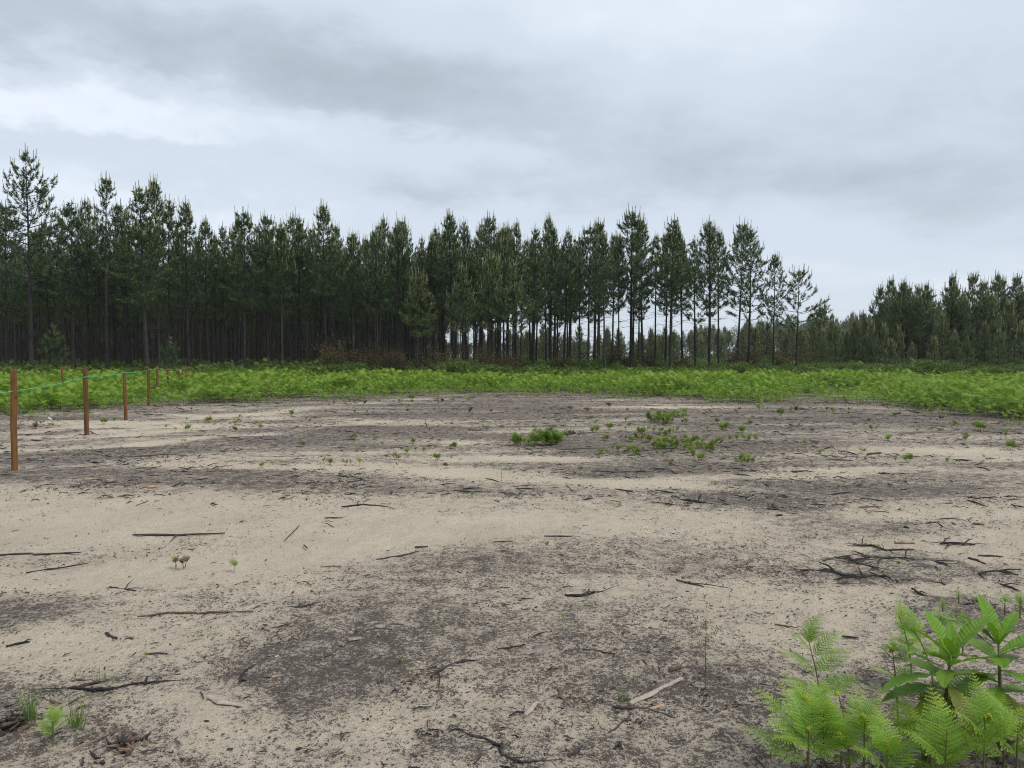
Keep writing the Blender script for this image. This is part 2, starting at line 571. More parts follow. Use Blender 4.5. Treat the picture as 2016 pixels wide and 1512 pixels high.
# ================================================================== ground
# dark burnt patches (+) and clean sand streaks (-), each by the photo pixel of its centre, its half size and tilt
PATCH = [
    # big dark foreground burn
    (640, 1330, 140, 50, -8, 0.52), (560, 1300, 120, 40, -15, 0.32), (620, 1395, 70, 36, 0, 0.50), (740, 1345, 85, 38, 0, 0.28),
    (700, 1235, 180, 45, 0, 0.20), (850, 1290, 160, 60, 0, 0.14), (1100, 1270, 240, 80, 0, 0.14),
    (960, 1112, 170, 32, 2, 0.30), (830, 1150, 140, 40, -10, 0.25), (1150, 1120, 150, 30, 0, 0.18),
    (80, 1212, 110, 28, -4, 0.55), (10, 1225, 60, 22, 0, 0.35),
    (330, 958, 230, 22, 0, 0.42), (90, 935, 150, 14, -3, 0.32), (560, 950, 160, 18, 0, 0.26), (760, 960, 100, 14, 0, 0.35),
    (1610, 962, 200, 17, 2, 0.62), (1490, 985, 110, 13, 3, 0.68), (1800, 950, 200, 22, 0, 0.40), (1700, 1042, 220, 16, 0, 0.28),
    (1560, 1010, 140, 16, 3, 0.30), (1760, 1108, 110, 28, 4, 0.46), (1700, 1136, 100, 10, 6, 0.50), (1930, 1130, 70, 14, 2, 0.30),
    (1230, 925, 210, 14, 1, 0.50), (1420, 880, 260, 30, 0, 0.30), (1130, 875, 130, 14, 0, 0.30), (1680, 830, 200, 20, 0, 0.28),
    (1900, 1222, 120, 34, 4, 0.62), (1850, 1185, 60, 14, 0, 0.30), (1380, 1085, 170, 14, 3, 0.22), (1500, 1130, 150, 16, 3, 0.20),
    (90, 1425, 170, 50, 0, 0.20), (0, 1430, 55, 60, 0, 0.55), (240, 1470, 90, 30, 0, 0.25), (1150, 1400, 330, 80, 0, 0.18),
    (1500, 1370, 160, 60, 0, 0.12), (1000, 1500, 400, 50, 0, 0.06), (1750, 1440, 260, 80, 0, 0.35), (350, 1105, 130, 16, -2, 0.14),
    (1000, 800, 130, 14, 0, 0.32), (900, 820, 200, 14, 0, 0.25), (700, 850, 160, 12, 0, 0.16), (350, 880, 220, 9, -3, 0.30),
    (120, 870, 140, 7, -3, 0.30), (500, 870, 160, 8, -2, 0.25), (150, 905, 180, 9, -2, 0.30), (900, 975, 160, 10, 1, 0.18),
    (1400, 1020, 110, 14, 0, 0.10), (1230, 975, 220, 14, 1, 0.20),
    # clean sand
    (250, 1000, 330, 20, 0, -0.34), (640, 1045, 300, 22, -2, -0.34), (130, 1040, 240, 26, 0, -0.32), (180, 1150, 260, 24, -4, -0.28),
    (420, 1130, 260, 28, -4, -0.36), (620, 1090, 240, 26, -6, -0.36), (900, 1050, 260, 18, -4, -0.30), (1150, 1030, 220, 16, 0, -0.22),
    (210, 1275, 200, 34, 0, -0.26), (90, 1300, 130, 30, 0, -0.24), (1430, 1030, 90, 28, 0, -0.28), (1320, 955, 200, 8, 3, -0.42),
    (1500, 935, 170, 6, -2, -0.34), (870, 925, 170, 7, 2, -0.44), (1000, 940, 120, 6, 4, -0.34), (480, 925, 300, 6, 1, -0.32),
    (240, 858, 260, 4, -5, -0.52), (330, 840, 250, 4, -5, -0.50), (430, 820, 220, 4, -5, -0.46), (120, 888, 220, 4, -3, -0.46), (400, 868, 200, 3, -5, -0.42),
    (150, 840, 160, 4, -6, -0.40), (560, 838, 160, 4, -3, -0.34), (850, 870, 140, 7, 2, -0.26), (1000, 900, 140, 7, -2, -0.30), (1090, 898, 80, 7, 0, -0.20),
    (1880, 890, 140, 10, 3, -0.40), (1700, 920, 200, 6, 0, -0.36), (1940, 905, 100, 8, 0, -0.26), (1680, 838, 160, 5, 1, -0.28), (1300, 800, 150, 4, 0, -0.36),
    (1820, 1010, 220, 12, 2, -0.34), (1950, 1060, 130, 28, 0, -0.26), (1700, 1070, 180, 12, 2, -0.24), (1880, 1100, 40, 14, 0, -0.15),
    (1600, 1200, 240, 30, 3, -0.24), (1400, 1170, 220, 16, 4, -0.22), (1850, 1165, 160, 14, 3, -0.34), (1560, 1280, 140, 40, 0, -0.22),
    (1000, 1430, 110, 34, 0, -0.10), (760, 1440, 140, 30, -8, -0.22), (900, 1385, 90, 26, -8, -0.14), (350, 1420, 150, 34, 0, -0.14), (480, 1475, 240, 26, 0, -0.16),
    (1120, 868, 0.1, 0.1, 0, 0.0), (950, 812, 70, 3, 0, -0.30), (820, 830, 110, 4, 0, -0.28), (1000, 852, 110, 5, 0, -0.20),
]


def project(x, y, z=0.0):
    zz = z - CAMH
    f = y * CP - zz * SP
    upv = y * SP + zz * CP
    f = np.where(f < 0.05, 0.05, f)
    return CX + FPX * x / f, CY - FPX * upv / f


def humus(x, y):
    x = np.asarray(x, dtype=np.float64); y = np.asarray(y, dtype=np.float64)
    d = np.hypot(x, y)
    # uneven edges
    s = np.clip(d / 6.0, 0.35, 5)
    wx = x + s * 0.32 * fbm(x / s * 1.3, y / s * 1.3, 31, 4, 0.6)
    wy = y + s * 0.42 * fbm(x / s * 1.3 + 9, y / s * 1.3, 47, 4, 0.6)
    u, v = project(wx, np.maximum(wy, 0.3))
    b = np.interp(v, [700, 770, 800, 850, 900, 950, 1000, 1060, 1150, 1250, 1350, 1512, 1700],
                  [0.80, 0.80, 0.74, 0.66, 0.56, 0.46, 0.35, 0.33, 0.38, 0.48, 0.52, 0.52, 0.50])
    b = b + np.interp(u, [0, 500, 1000, 1500, 2016], [-0.05, -0.02, 0.0, 0.04, 0.02])
    for (pu, pv, ru, rv, tilt, amt) in PATCH:
        t = R(tilt)
        du, dv = u - pu, v - pv
        p = (du * math.cos(t) + dv * math.sin(t)) / max(ru, 1)
        q = (-du * math.sin(t) + dv * math.cos(t)) / max(rv, 1)
        r2 = p * p + q * q
        b = b + (1.12 if rv < 12 else 0.74) * amt * np.exp(-r2 * r2 * 0.12 - r2 * 0.55)
    mid = np.clip((d - 7.5) / 5, 0, 1)
    streak = fbm(x * 0.22 + y * 0.03, y * 1.25 - x * 0.10, 63, 4, 0.6)
    streak = streak + 0.65 * fbm(x * 0.30 + 7, y * 3.0 - x * 0.26, 67, 3, 0.6)
    b = b + mid * 0.95 * streak + (1 - mid) * 0.18 * fbm(x * 0.6, y * 1.1, 71, 4)
    b = b + 0.42 * fbm(x * 2.0, y * 2.8, 83, 5, 0.66)
    b = np.where(y < 0.3, 0.4, b)
    b = np.where(b > 0.6, 0.6 + (b - 0.6) * 0.7, b)
    return np.clip(b, 0.04, 0.80)


def make_ground():
    rows = np.concatenate([[0.25, 0.9], np.geomspace(1.7, 60, 400), np.geomspace(66, 690, 30)])
    a_front = np.linspace(-58, 58, 440)
    a_back = np.linspace(58, 302, 34)[1:-1]
    ang = np.radians(np.concatenate([a_front, a_back]))
    nc, nr = len(ang), len(rows)
    A, D = np.meshgrid(ang, rows)
    X = np.sin(A) * D
    Y = np.cos(A) * D
    Z = hgt(X, Y)
    fine = np.clip(1.4 - D / 18.0, 0, 1)
    Z = Z + fine * (0.024 * fbm(X * 5, Y * 5, 91, 3) + 0.020 * fbm(X * 16, Y * 16, 95, 2))
    hum = humus(X, Y)
    Z = Z + np.clip(1.5 - D / 30, 0, 1) * 0.02 * (hum - 0.4)
    verts = np.stack([X.ravel(), Y.ravel(), Z.ravel()], 1)
    verts = np.vstack([verts, [[0, 0, 0]]])
    i, j = np.meshgrid(np.arange(nr - 1), np.arange(nc), indexing='ij')
    j2 = (j + 1) % nc
    q = np.stack([i * nc + j, (i + 1) * nc + j, (i + 1) * nc + j2, i * nc + j2], -1).reshape(-1, 4)
    jj = np.arange(nc)
    tri = np.stack([np.full(nc, nr * nc), jj, (jj + 1) % nc], -1)
    me = bpy.data.meshes.new('ground')
    me.vertices.add(len(verts))
    me.vertices.foreach_set('co', verts.astype(np.float32).ravel())
    nl = q.size + tri.size
    me.loops.add(nl)
    me.loops.foreach_set('vertex_index', np.concatenate([q.ravel(), tri.ravel()]).astype(np.int32))
    npoly = len(q) + len(tri)
    me.polygons.add(npoly)
    ls = np.concatenate([np.arange(len(q)) * 4, q.size + np.arange(len(tri)) * 3]).astype(np.int32)
    me.polygons.foreach_set('loop_start', ls)
    me.update(calc_edges=True)
    me.validate()
    me.polygons.foreach_set('use_smooth', np.ones(len(me.polygons), dtype=bool))
    at_ = me.attributes.new('humus', 'FLOAT', 'POINT')
    at_.data.foreach_set('value', np.concatenate([hum.ravel(), [0.4]]).astype(np.float32))
    at2 = me.attributes.new('fines', 'FLOAT', 'POINT')
    at2.data.foreach_set('value', np.zeros(len(verts), dtype=np.float32))
    me.materials.append(M['ground'])
    # face up
    me.update()
    if me.polygons[1000].normal.z < 0:
        me.flip_normals()
    o = link_mesh('ground', me)
    tag(o, 'pale sandy ground with dark burnt patches and thin litter', 'ground', kind='structure')
    return o


make_ground()

# ================================================================== scatter by geometry nodes (only for uncountable cover)
def scatter(name, pts, rots, scl, idx, protos, label, cat):
    col = bpy.data.collections.new(name + '_kinds')
    for k, o in enumerate(protos):
        o.name = '%s_kind_%02d' % (name, k)
        col.objects.link(o)
    pts = np.asarray(pts, dtype=np.float32)
    me = bpy.data.meshes.new(name)
    me.vertices.add(len(pts))
    me.vertices.foreach_set('co', pts.ravel())
    a = me.attributes.new('rot', 'FLOAT_VECTOR', 'POINT'); a.data.foreach_set('vector', np.asarray(rots, dtype=np.float32).ravel())
    a = me.attributes.new('scl', 'FLOAT', 'POINT'); a.data.foreach_set('value', np.asarray(scl, dtype=np.float32))
    a = me.attributes.new('idx', 'INT', 'POINT'); a.data.foreach_set('value', np.asarray(idx, dtype=np.int32))
    o = link_mesh(name, me)
    g = bpy.data.node_groups.new(name + '_nodes', 'GeometryNodeTree')
    g.interface.new_socket('Geometry', in_out='INPUT', socket_type='NodeSocketGeometry')
    g.interface.new_socket('Geometry', in_out='OUTPUT', socket_type='NodeSocketGeometry')
    nd = g.nodes.new
    gi, go = nd('NodeGroupInput'), nd('NodeGroupOutput')
    iop = nd('GeometryNodeInstanceOnPoints')
    ci = nd('GeometryNodeCollectionInfo')
    ci.inputs['Collection'].default_value = col
    ci.inputs['Separate Children'].default_value = True
    ci.inputs['Reset Children'].default_value = True

    def named(nm, ty):
        n_ = nd('GeometryNodeInputNamedAttribute')
        n_.data_type = ty
        n_.inputs['Name'].default_value = nm
        return n_.outputs['Attribute']
    e2r = nd('FunctionNodeEulerToRotation')
    lk = g.links.new
    lk(gi.outputs[0], iop.inputs['Points'])
    lk(ci.outputs[0], iop.inputs['Instance'])
    iop.inputs['Pick Instance'].default_value = True
    lk(named('idx', 'INT'), iop.inputs['Instance Index'])
    lk(named('rot', 'FLOAT_VECTOR'), e2r.inputs[0])
    lk(e2r.outputs[0], iop.inputs['Rotation'])
    lk(named('scl', 'FLOAT'), iop.inputs['Scale'])
    lk(iop.outputs[0], go.inputs[0])
    md = o.modifiers.new('scatter', 'NODES')
    md.node_group = g
    tag(o, label, cat, kind='stuff')
    return o


# ================================================================== pines
def needles_tuft(mb, p, axis, length, n, nl, w, rnd, tone, spread=0.9):
    axis = axis.normalized()
    x, y = frame_of(axis)
    V = []; F = []; T = []
    for k in range(n):
        s = rnd.random()
        a = rnd.uniform(0, 2 * math.pi)
        o = p + axis * (length * s)
        lean = spread * (1.15 - 0.75 * s) * rnd.uniform(0.7, 1.15)
        d = (axis * math.cos(lean) + (x * math.cos(a) + y * math.sin(a)) * math.sin(lean)).normalized()
        side = d.cross(Vector((rnd.uniform(-1, 1), rnd.uniform(-1, 1), rnd.uniform(-1, 1))))
        if side.length < 1e-3: side = x
        side = side.normalized() * (w * 0.5)
        ln = nl * rnd.uniform(0.75, 1.15)
        e = o + d * ln
        e.z -= 0.12 * ln
        b = len(V)
        V += [tuple(o - side), tuple(o + side), tuple(e)]
        F.append((b, b + 1, b + 2))
        T += [tone, tone, min(1, tone + 0.15)]
    mb.add(V, F, 0, T)


def pine(seed, Ht, cb, cr_, step=0.42, dead=10, nn=34, nl=0.22, w=0.027, asc=(16, 48), r0=None, lean=0.02, candles=True, topfrac=1.0, mats='needles', full=0.35):
    """pine of height Ht with its crown starting at cb and radius cr_; returns (trunk mesh, crown mesh)"""
    rd = random.Random(seed)
    tb, cb_, lb = MB(), MB(), MB()
    r0 = r0 or 0.0078 * Ht + 0.008
    pw = rd.uniform(0.72, 1.15)
    ph, am = rd.uniform(0, 6.28), rd.uniform(0.3, 1.0) * lean * Ht
    lx, ly = rd.uniform(-1, 1) * lean * 0.6, rd.uniform(-1, 1) * lean * 0.6

    def axis(z):
        t = z / Ht
        return Vector((am * math.sin(ph + 3.0 * t) * t * 0.6 - am * math.sin(ph) * 0 + lx * z, am * math.cos(ph * 1.7 + 2.4 * t) * t * 0.5 + ly * z, z))
    zs = [Ht * i / 14 for i in range(15)]
    pts = [axis(z) for z in zs]
    pts[0].z = -0.25
    rad = [max(r0 * (1 - 0.93 * (z / Ht)), 0.008) * (1.25 if i == 0 else 1) for i, z in enumerate(zs)]
    tube(tb, pts, rad, 7, 0, cap=False, jit=0.12, rnd=rd)
    # dead branch stubs below the crown
    for k in range(dead):
        z = rd.uniform(0.16 * Ht, cb * 1.05)
        a = rd.uniform(0, 6.28)
        ln = rd.uniform(0.3, 1.1) * (0.6 + cr_ * 0.4)
        d = Vector((math.cos(a), math.sin(a), rd.uniform(-0.25, 0.45)))
        p = axis(z)
        q1 = p + d * ln * 0.5
        q2 = q1 + (d + Vector((rd.uniform(-.3, .3), rd.uniform(-.3, .3), rd.uniform(-.1, .4)))) * ln * 0.5
        tube(lb, [p, q1, q2], [0.014, 0.010, 0.004], 3, 0, cap=False)
        for _ in range(2):
            q = p.lerp(q2, rd.uniform(0.4, 0.9))
            e = q + Vector((rd.uniform(-1, 1), rd.uniform(-1, 1), rd.uniform(-.3, .8))) * 0.22
            tube(lb, [q, e], [0.006, 0.003], 3, 0, cap=False)
    z = cb
    a0 = rd.uniform(0, 6.28)
    while z < Ht * 0.965:
        t = (z - cb) / (Ht - cb)
        prof = (full + (1 - full) * min(1, t / 0.25)) * 1.32 * (1 - t) ** pw + 0.04
        nb = rd.choice([3, 4, 4, 5, 5])
        a0 += rd.uniform(0.5, 1.2)
        for k in range(nb):
            if rd.random() < 0.10: continue
            a = a0 + 6.283 * k / nb + rd.uniform(-0.35, 0.35)
            ln = cr_ * prof * rd.uniform(0.62, 1.18)
            el_ = R(rd.uniform(*asc) * (0.55 + 0.65 * t))
            h = Vector((math.cos(a), math.sin(a), 0))
            p0 = axis(z + rd.uniform(-0.08, 0.08))
            p1 = p0 + (h * math.cos(el_) + Vector((0, 0, math.sin(el_)))) * ln * 0.55
            e2 = min(el_ + R(rd.uniform(15, 38)), R(82))
            p2 = p1 + (h * math.cos(e2) + Vector((0, 0, math.sin(e2)))) * ln * 0.5
            br = 0.010 + 0.012 * ln * 0.6
            tube(lb, [p0, p1, p2], [br, br * 0.7, 0.006], 4, 0, cap=False)
            tone = 0.08 + 0.35 * max(0, t - 0.35) + rd.uniform(-0.05, 0.12)
            tone = max(0.0, tone)
            ntf = max(3, int(round(2.6 + 3.6 * ln)))
            for j in range(ntf):
                s = 1.0 if j == 0 else rd.uniform(0.30, 0.97)
                q = p0.lerp(p1, s / 0.55) if s < 0.55 else p1.lerp(p2, (s - 0.55) / 0.45)
                dd = (p2 - p1).normalized()
                if j:
                    sd_ = Vector((-h.y, h.x, 0)) * rd.choice([-1, 1])
                    dd = (dd * 0.6 + sd_ * rd.uniform(0.3, 1.0) + Vector((0, 0, rd.uniform(0.0, 0.8)))).normalized()
                    bl = rd.uniform(0.08, 0.30) * min(1, ln)
                    tube(lb, [q, q + dd * bl], [0.007, 0.004], 3, 0, cap=False)
                    q = q + dd * bl
                tl = rd.uniform(0.16, 0.34)
                needles_tuft(cb_, q, dd + Vector((0, 0, 0.25)), tl, nn, nl * (1 - 0.32 * t), w, rd, tone + rd.uniform(0, 0.10))
                if candles and t > 0.30 and (j == 0 or rd.random() < 0.25):
                    c0 = q + (dd + Vector((0, 0, 0.25))).normalized() * tl
                    c1 = c0 + (dd * 0.2 + Vector((0, 0, 1))).normalized() * rd.uniform(0.20, 0.46) * (0.7 + 0.7 * t)
                    tube(cb_, [c0, c1], [0.017, 0.010], 3, 1, cap=False)
                    if rd.random() < 0.5: needles_tuft(cb_, c0, c1 - c0, (c1 - c0).length * 0.7, 8, nl * 0.5, w * 0.8, rd, 0.6, 0.5)
        z += step * rd.uniform(0.75, 1.3) * (1.15 - 0.55 * t)
    # leader
    top = axis(Ht)
    pz = axis(Ht * 0.955)
    needles_tuft(cb_, pz, top - pz, (top - pz).length * 0.9, int(nn * 1.5), nl * 0.75, w, rd, 0.25, 0.6)
    tube(cb_, [top - Vector((0, 0, 0.25)), top + Vector((0, 0, 0.45 if candles else 0.05))], [0.022, 0.012], 4, 1, cap=False)
    for k in range(4):
        a = 6.283 * k / 4 + rd.random()
        c0 = axis(Ht * 0.975)
        c1 = c0 + Vector((math.cos(a) * 0.16, math.sin(a) * 0.16, rd.uniform(0.22, 0.42)))
        tube(cb_, [c0, c1], [0.012, 0.007], 3, 1, cap=False)
        needles_tuft(cb_, c0, c1 - c0, 0.2, int(nn * 0.8), nl * 0.8, w, rd, 0.25, 0.7)
    tm = tb.mesh('pine_trunk', [M['bark']], True)
    cm = cb_.mesh('pine_crown', [M[mats], M['candle']])
    bm_ = lb.mesh('pine_branches', [M['bark']], True)
    return tm, cm, Ht, bm_


# kinds (built once, mesh data shared by every tree of the kind)
K_TALL = [pine(100 + i, 11.0, cb, r, dead=12, lean=0.012) for i, (cb, r) in enumerate(
    [(4.8, 1.40), (5.2, 1.20), (4.4, 1.50), (5.6, 1.12), (4.9, 1.45), (4.2, 1.30), (5.9, 1.3), (4.6, 1.05), (5.0, 1.6)])]
K_OPEN = pine(140, 12.4, 5.6, 2.3, step=0.50, dead=14, nn=34, asc=(18, 40), lean=0.010, full=0.6)        # wide open crown
K_SLIM = pine(141, 12.0, 6.6, 1.15, step=0.55, dead=16, lean=0.015)
K_EDGE = [pine(150, 10.8, 4.6, 1.65, step=0.46, dead=16, nn=32, asc=(20, 42), lean=0.014, full=0.55),
          pine(151, 10.6, 4.2, 1.7, step=0.48, dead=18, nn=32, asc=(15, 40), lean=0.016, full=0.6)]
K_SHORT = [pine(160 + i, 7.4, 2.9, 1.15, dead=8, lean=0.015, mats='needles_young', full=0.55) for i in range(2)]
K_MID = [pine(170 + i, 7.2, cb, 1.5, step=0.36, dead=5, asc=(25, 50), mats='needles_young', full=0.7) for i, cb in enumerate((2.0, 2.6, 1.5))]
K_YOUNG = [pine(180 + i, 4.8, cb, r, step=0.36, dead=2, nn=28, nl=0.19, asc=(30, 58), mats='needles_young', full=0.75, r0=0.05)
           for i, (cb, r) in enumerate(((0.5, 0.95), (0.35, 0.85), (0.9, 0.8)))]
K_SAP = pine(195, 3.0, 0.5, 0.75, step=0.4, dead=2, nn=22, asc=(10, 40), candles=False, full=0.9, r0=0.03)
K_THIN = pine(190, 7.0, 3.1, 1.25, step=0.62, dead=8, nn=30, asc=(12, 35), lean=0.02, full=0.9)


def plant_pine(kind, loc, height, rz, label, group=None, name='pine_tree', width=1.0):
    tm, cm, h0, lm = kind
    e = empty(name, loc, rz)
    s = height / h0
    e.scale = (s * width, s * width, s)
    e.rotation_euler = (rng.gauss(0, 0.012), rng.gauss(0, 0.016), rz)
    t_ = link_mesh('trunk', tm, e)
    tag(link_mesh('branches', lm, t_), kind='stuff')
    link_mesh('crown', cm, e)
    tag(e, label, 'tree', group)
    return e


ORD = ['first', 'second', 'third', 'fourth', 'fifth', 'sixth', 'seventh', 'eighth', 'ninth', 'tenth', 'eleventh', 'twelfth', 'thirteenth',
       'fourteenth', 'fifteenth', 'sixteenth', 'seventeenth', 'eighteenth', 'nineteenth', 'twentieth', 'twenty-first', 'twenty-second',
       'twenty-third', 'twenty-fourth', 'twenty-fifth', 'twenty-sixth', 'twenty-seventh', 'twenty-eighth', 'twenty-ninth', 'thirtieth']

# front of the plantation: (pixel x of top, pixel y of top, distance, kind, width, look)
T = K_TALL
FRONT = [
    (5, 400, 47, T[2], 1.2, None), (52, 292, 44, K_OPEN, 1.05, 'tallest pine of all, with a wide open crown, by the left edge'),
    (138, 402, 51, T[2], 1.25, None), (167, 391, 53, T[4], 1.0, None), (204, 346, 48, K_SLIM, 1.05, 'very tall slender pine with a see-through crown right of the tallest pine'),
    (252, 402, 52, T[0], 1.0, None), (285, 368, 46, T[5], 1.25, None), (307, 354, 48, T[1], 0.9, None), (328, 390, 50, T[3], 1.0, None),
    (367, 395, 48, T[4], 1.1, None), (407, 432, 50, T[1], 0.95, None), (421, 460, 53, T[3], 0.9, None), (477, 416, 49, T[0], 1.1, None),
    (524, 421, 50, T[2], 1.0, None), (552, 436, 49, T[3], 1.0, None), (586, 428, 51, T[5], 1.1, None),
    (640, 403, 50, T[1], 0.95, 'pine with a thin pointed top rising above its neighbours over the brown bushes'),
    (694, 455, 50, T[4], 1.15, None), (742, 452, 49, T[0], 0.95, None), (782, 436, 51, T[2], 1.0, None), (826, 486, 52, T[5], 1.0, None),
    (820, 535, 46, K_SHORT[0], 1.15, 'short yellowish pine standing before the plantation, leftmost of the short ones'),
    (855, 463, 51, T[3], 0.95, None), (892, 418, 50, T[1], 1.0, None), (918, 432, 53, T[4], 0.9, None),
    (914, 523, 46, K_SHORT[1], 1.0, 'short yellowish pine before the plantation, second of the short ones from left'),
    (963, 424, 49, T[0], 1.0, None), (983, 447, 51, T[2], 1.1, None), (968, 503, 47, K_SHORT[0], 0.95, 'short pine squeezed before taller crowns, third of the short ones from left'),
    (1010, 520, 46, K_SHORT[1], 1.1, 'short bushy pine before the plantation, rightmost of the short ones'),
    (1051, 445, 47, T[5], 1.05, None), (1083, 448, 50, T[1], 1.1, None), (1109, 451, 48, T[4], 0.95, None),
    (1159, 441, 48, T[2], 0.95, None), (1192, 455, 46, T[3], 0.9, None),
    (1244, 415, 48, T[0], 1.25, 'tall full pine whose top stands highest in the right half of the plantation'),
    (1292, 462, 53, T[3], 0.9, None), (1322, 428, 47, T[4], 1.3, None), (1347, 462, 55, T[1], 0.9, None), (1372, 468, 52, T[5], 0.95, None),
    (1399, 431, 48, K_EDGE[0], 1.0, None), (1418, 453, 56, T[1], 0.9, None),
    (1476, 445, 48, K_EDGE[1], 1.0, 'open-crowned pine, third from the right end of the plantation'),
    (1525, 496, 47, K_EDGE[0], 0.95, 'pine second from the right end of the plantation, beside the small last one'),
    (1571, 531, 46, K_THIN, 1.1, 'small thin pine at the right end of the plantation with one long low branch'),
]
placed = []
n_left = 0
tall_plain = [f for f in FRONT if f[5] is None]
half = len(tall_plain) // 2
k_plain = 0
for (u, v, d, kind, wd, look) in FRONT:
    p = at(u, v, d)
    z0 = H1(p.x, p.y)
    if look is None:
        if k_plain < half:
            look = 'tall dark pine in the front of the plantation, %s such pine from the left edge' % ORD[k_plain]
        else:
            look = 'tall dark pine in the front of the plantation, %s such pine from its right end' % ORD[len(tall_plain) - 1 - k_plain]
        k_plain += 1
    plant_pine(kind, (p.x, d, z0), p.z - z0 - 0.15, rng.uniform(0, 6.28), look, 'pines along the front of the plantation', width=wd * 1.17)
    placed.append((p.x, d))


def back_edge(x):
    """far side of the plantation block at sideways position x"""
    return float(np.interp(x, [-90, -16, -9, -2, 8, 14, 18.5], [190, 170, 105, 76, 63, 56, 50]))


inner = []
row = 0
for yy in np.arange(52.5, 190, 3.6):
    row += 1
    xx = -0.74 * yy - 3
    while xx < 18:
        x = xx + rng.uniform(-0.35, 0.35)
        y = yy + rng.uniform(-0.5, 0.5)
        xx += rng.uniform(1.25, 2.0)
        if y > back_edge(x): continue
        if any((x - a) ** 2 + (y - b) ** 2 < 0.55 for a, b in placed): continue
        placed.append((x, y))
        inner.append((x, y))
inner.sort(key=lambda q: q[1])
N_IND = 235


def inner_label(x, y):
    u = CX + FPX * x / y
    for lim_, w_ in ((330, 'behind the fence posts'), (620, 'between the fence and the brown bushes'), (820, 'behind the brown bushes'), (1010, 'behind the short yellowish pines')):
        if u < lim_: return 'slim dark pine crowded inside the plantation ' + w_, 'pines inside the plantation ' + w_
    return 'slim dark pine at the thin right part of the plantation with sky between trunks', 'pines inside the thin right part of the plantation'


for i, (x, y) in enumerate(inner[:N_IND]):
    plant_pine(rng.choice(K_TALL), (x, y, H1(x, y)), rng.uniform(9.2, 11.0), rng.uniform(0, 6.28),
               *inner_label(x, y), width=rng.uniform(0.9, 1.15))
rest = inner[N_IND:]


def joined_proto(parts, name):
    """one unlinked mesh object from a trunk and a crown mesh (for far masses only)"""
    import bmesh
    bm = bmesh.new()
    mats = []
    for me in parts:
        off = len(mats)
        mats += list(me.materials)
        b2 = bmesh.new(); b2.from_mesh(me)
        for f in b2.faces: f.material_index += off
        tmp = bpy.data.meshes.new('tmp'); b2.to_mesh(tmp); b2.free()
        bm.from_mesh(tmp)
        bpy.data.meshes.remove(tmp)
    me = bpy.data.meshes.new(name)
    bm.to_mesh(me); bm.free()
    for m in mats: me.materials.append(m)
    return bpy.data.objects.new(name, me)


print('inner', len(inner), 'rest', len(rest))
FP = [joined_proto((k[0], k[1], k[3]), 'pine_kind') for k in (K_TALL[0], K_TALL[2], K_TALL[4], K_YOUNG[0], K_YOUNG[1])]
pts = [(x, y, H1(x, y) - 0.05) for x, y in rest]
scs = [rng.uniform(0.86, 1.0) for _ in pts]
ids = [rng.randrange(3) for _ in pts]
for x, y in rest:
    if y > 88 and rng.random() < 0.55:
        pts.append((x + 0.8, y + 1.7, H1(x, y))); scs.append(rng.uniform(0.5, 1.05)); ids.append(3 + rng.randrange(2))
scatter('pine_forest', pts, [(0, 0, rng.uniform(0, 6.28)) for _ in pts], scs, ids, FP,
        'dense dark pine forest filling the depth of the plantation', 'forest')

# far hill forest on the right, beyond the regrowth
FP2 = [joined_proto((k[0], k[1], k[3]), 'pine_kind') for k in (K_EDGE[0], K_OPEN, K_MID[0])]
pts, scs, ids = [], [], []
for _ in range(900):
    y = rng.uniform(250, 400)
    x = rng.uniform(-0.10 * y, 1.1 * y)
    u = CX + FPX * x / y
    hh = np.interp(u, [900, 1250, 1380, 1460, 1560, 1640, 1720, 1900, 2600], [7, 8, 13, 15, 16.5, 17, 17.5, 18, 18]) * (0.75 + y / 1300) * rng.uniform(0.86, 1.06)
    k = rng.choice([0, 0, 1, 1, 2])
    h0 = (10.8, 12.4, 7.2)[k]
    pts.append((x, y, -1.0)); scs.append(hh / h0); ids.append(k)
scatter('distant_forest', pts, [(0, 0, rng.uniform(0, 6.28)) for _ in pts], scs, ids, FP2,
        'distant hazy pine forest behind the young regrowth on the right', 'forest')

# mid-size pines at the right edge of the picture
RIGHT = [(1735, 567, 64, 0, 1.0), (1759, 554, 62, 1, 0.9), (1781, 557, 59, 0, 1.15), (1811, 566, 60, 2, 1.0), (1826, 564, 58, 1, 1.05),
         (1876, 547, 60, 0, 1.15), (1913, 545, 62, 2, 1.2), (1940, 557, 60, 0, 1.05), (1963, 546, 63, 1, 1.0), (1974, 551, 66, 2, 0.9), (2001, 547, 62, 0, 1.15),
         (2040, 560, 60, 1, 1.1), (2075, 550, 62, 0, 1.1), (2115, 556, 61, 2, 1.1)]
for i, (u, v, d, k, wd) in enumerate(RIGHT):
    p = at(u, v, d)
    z0 = H1(p.x, p.y)
    plant_pine(K_MID[k], (p.x, d, z0), p.z - z0 - 0.1, rng.uniform(0, 6.28),
               'bushy half-grown pine, %s from the left in the tall group at the right edge' % ORD[i], 'half-grown pines at the right edge', width=wd)
placed += [(at(u, v, d).x, d) for (u, v, d, k, wd) in RIGHT]
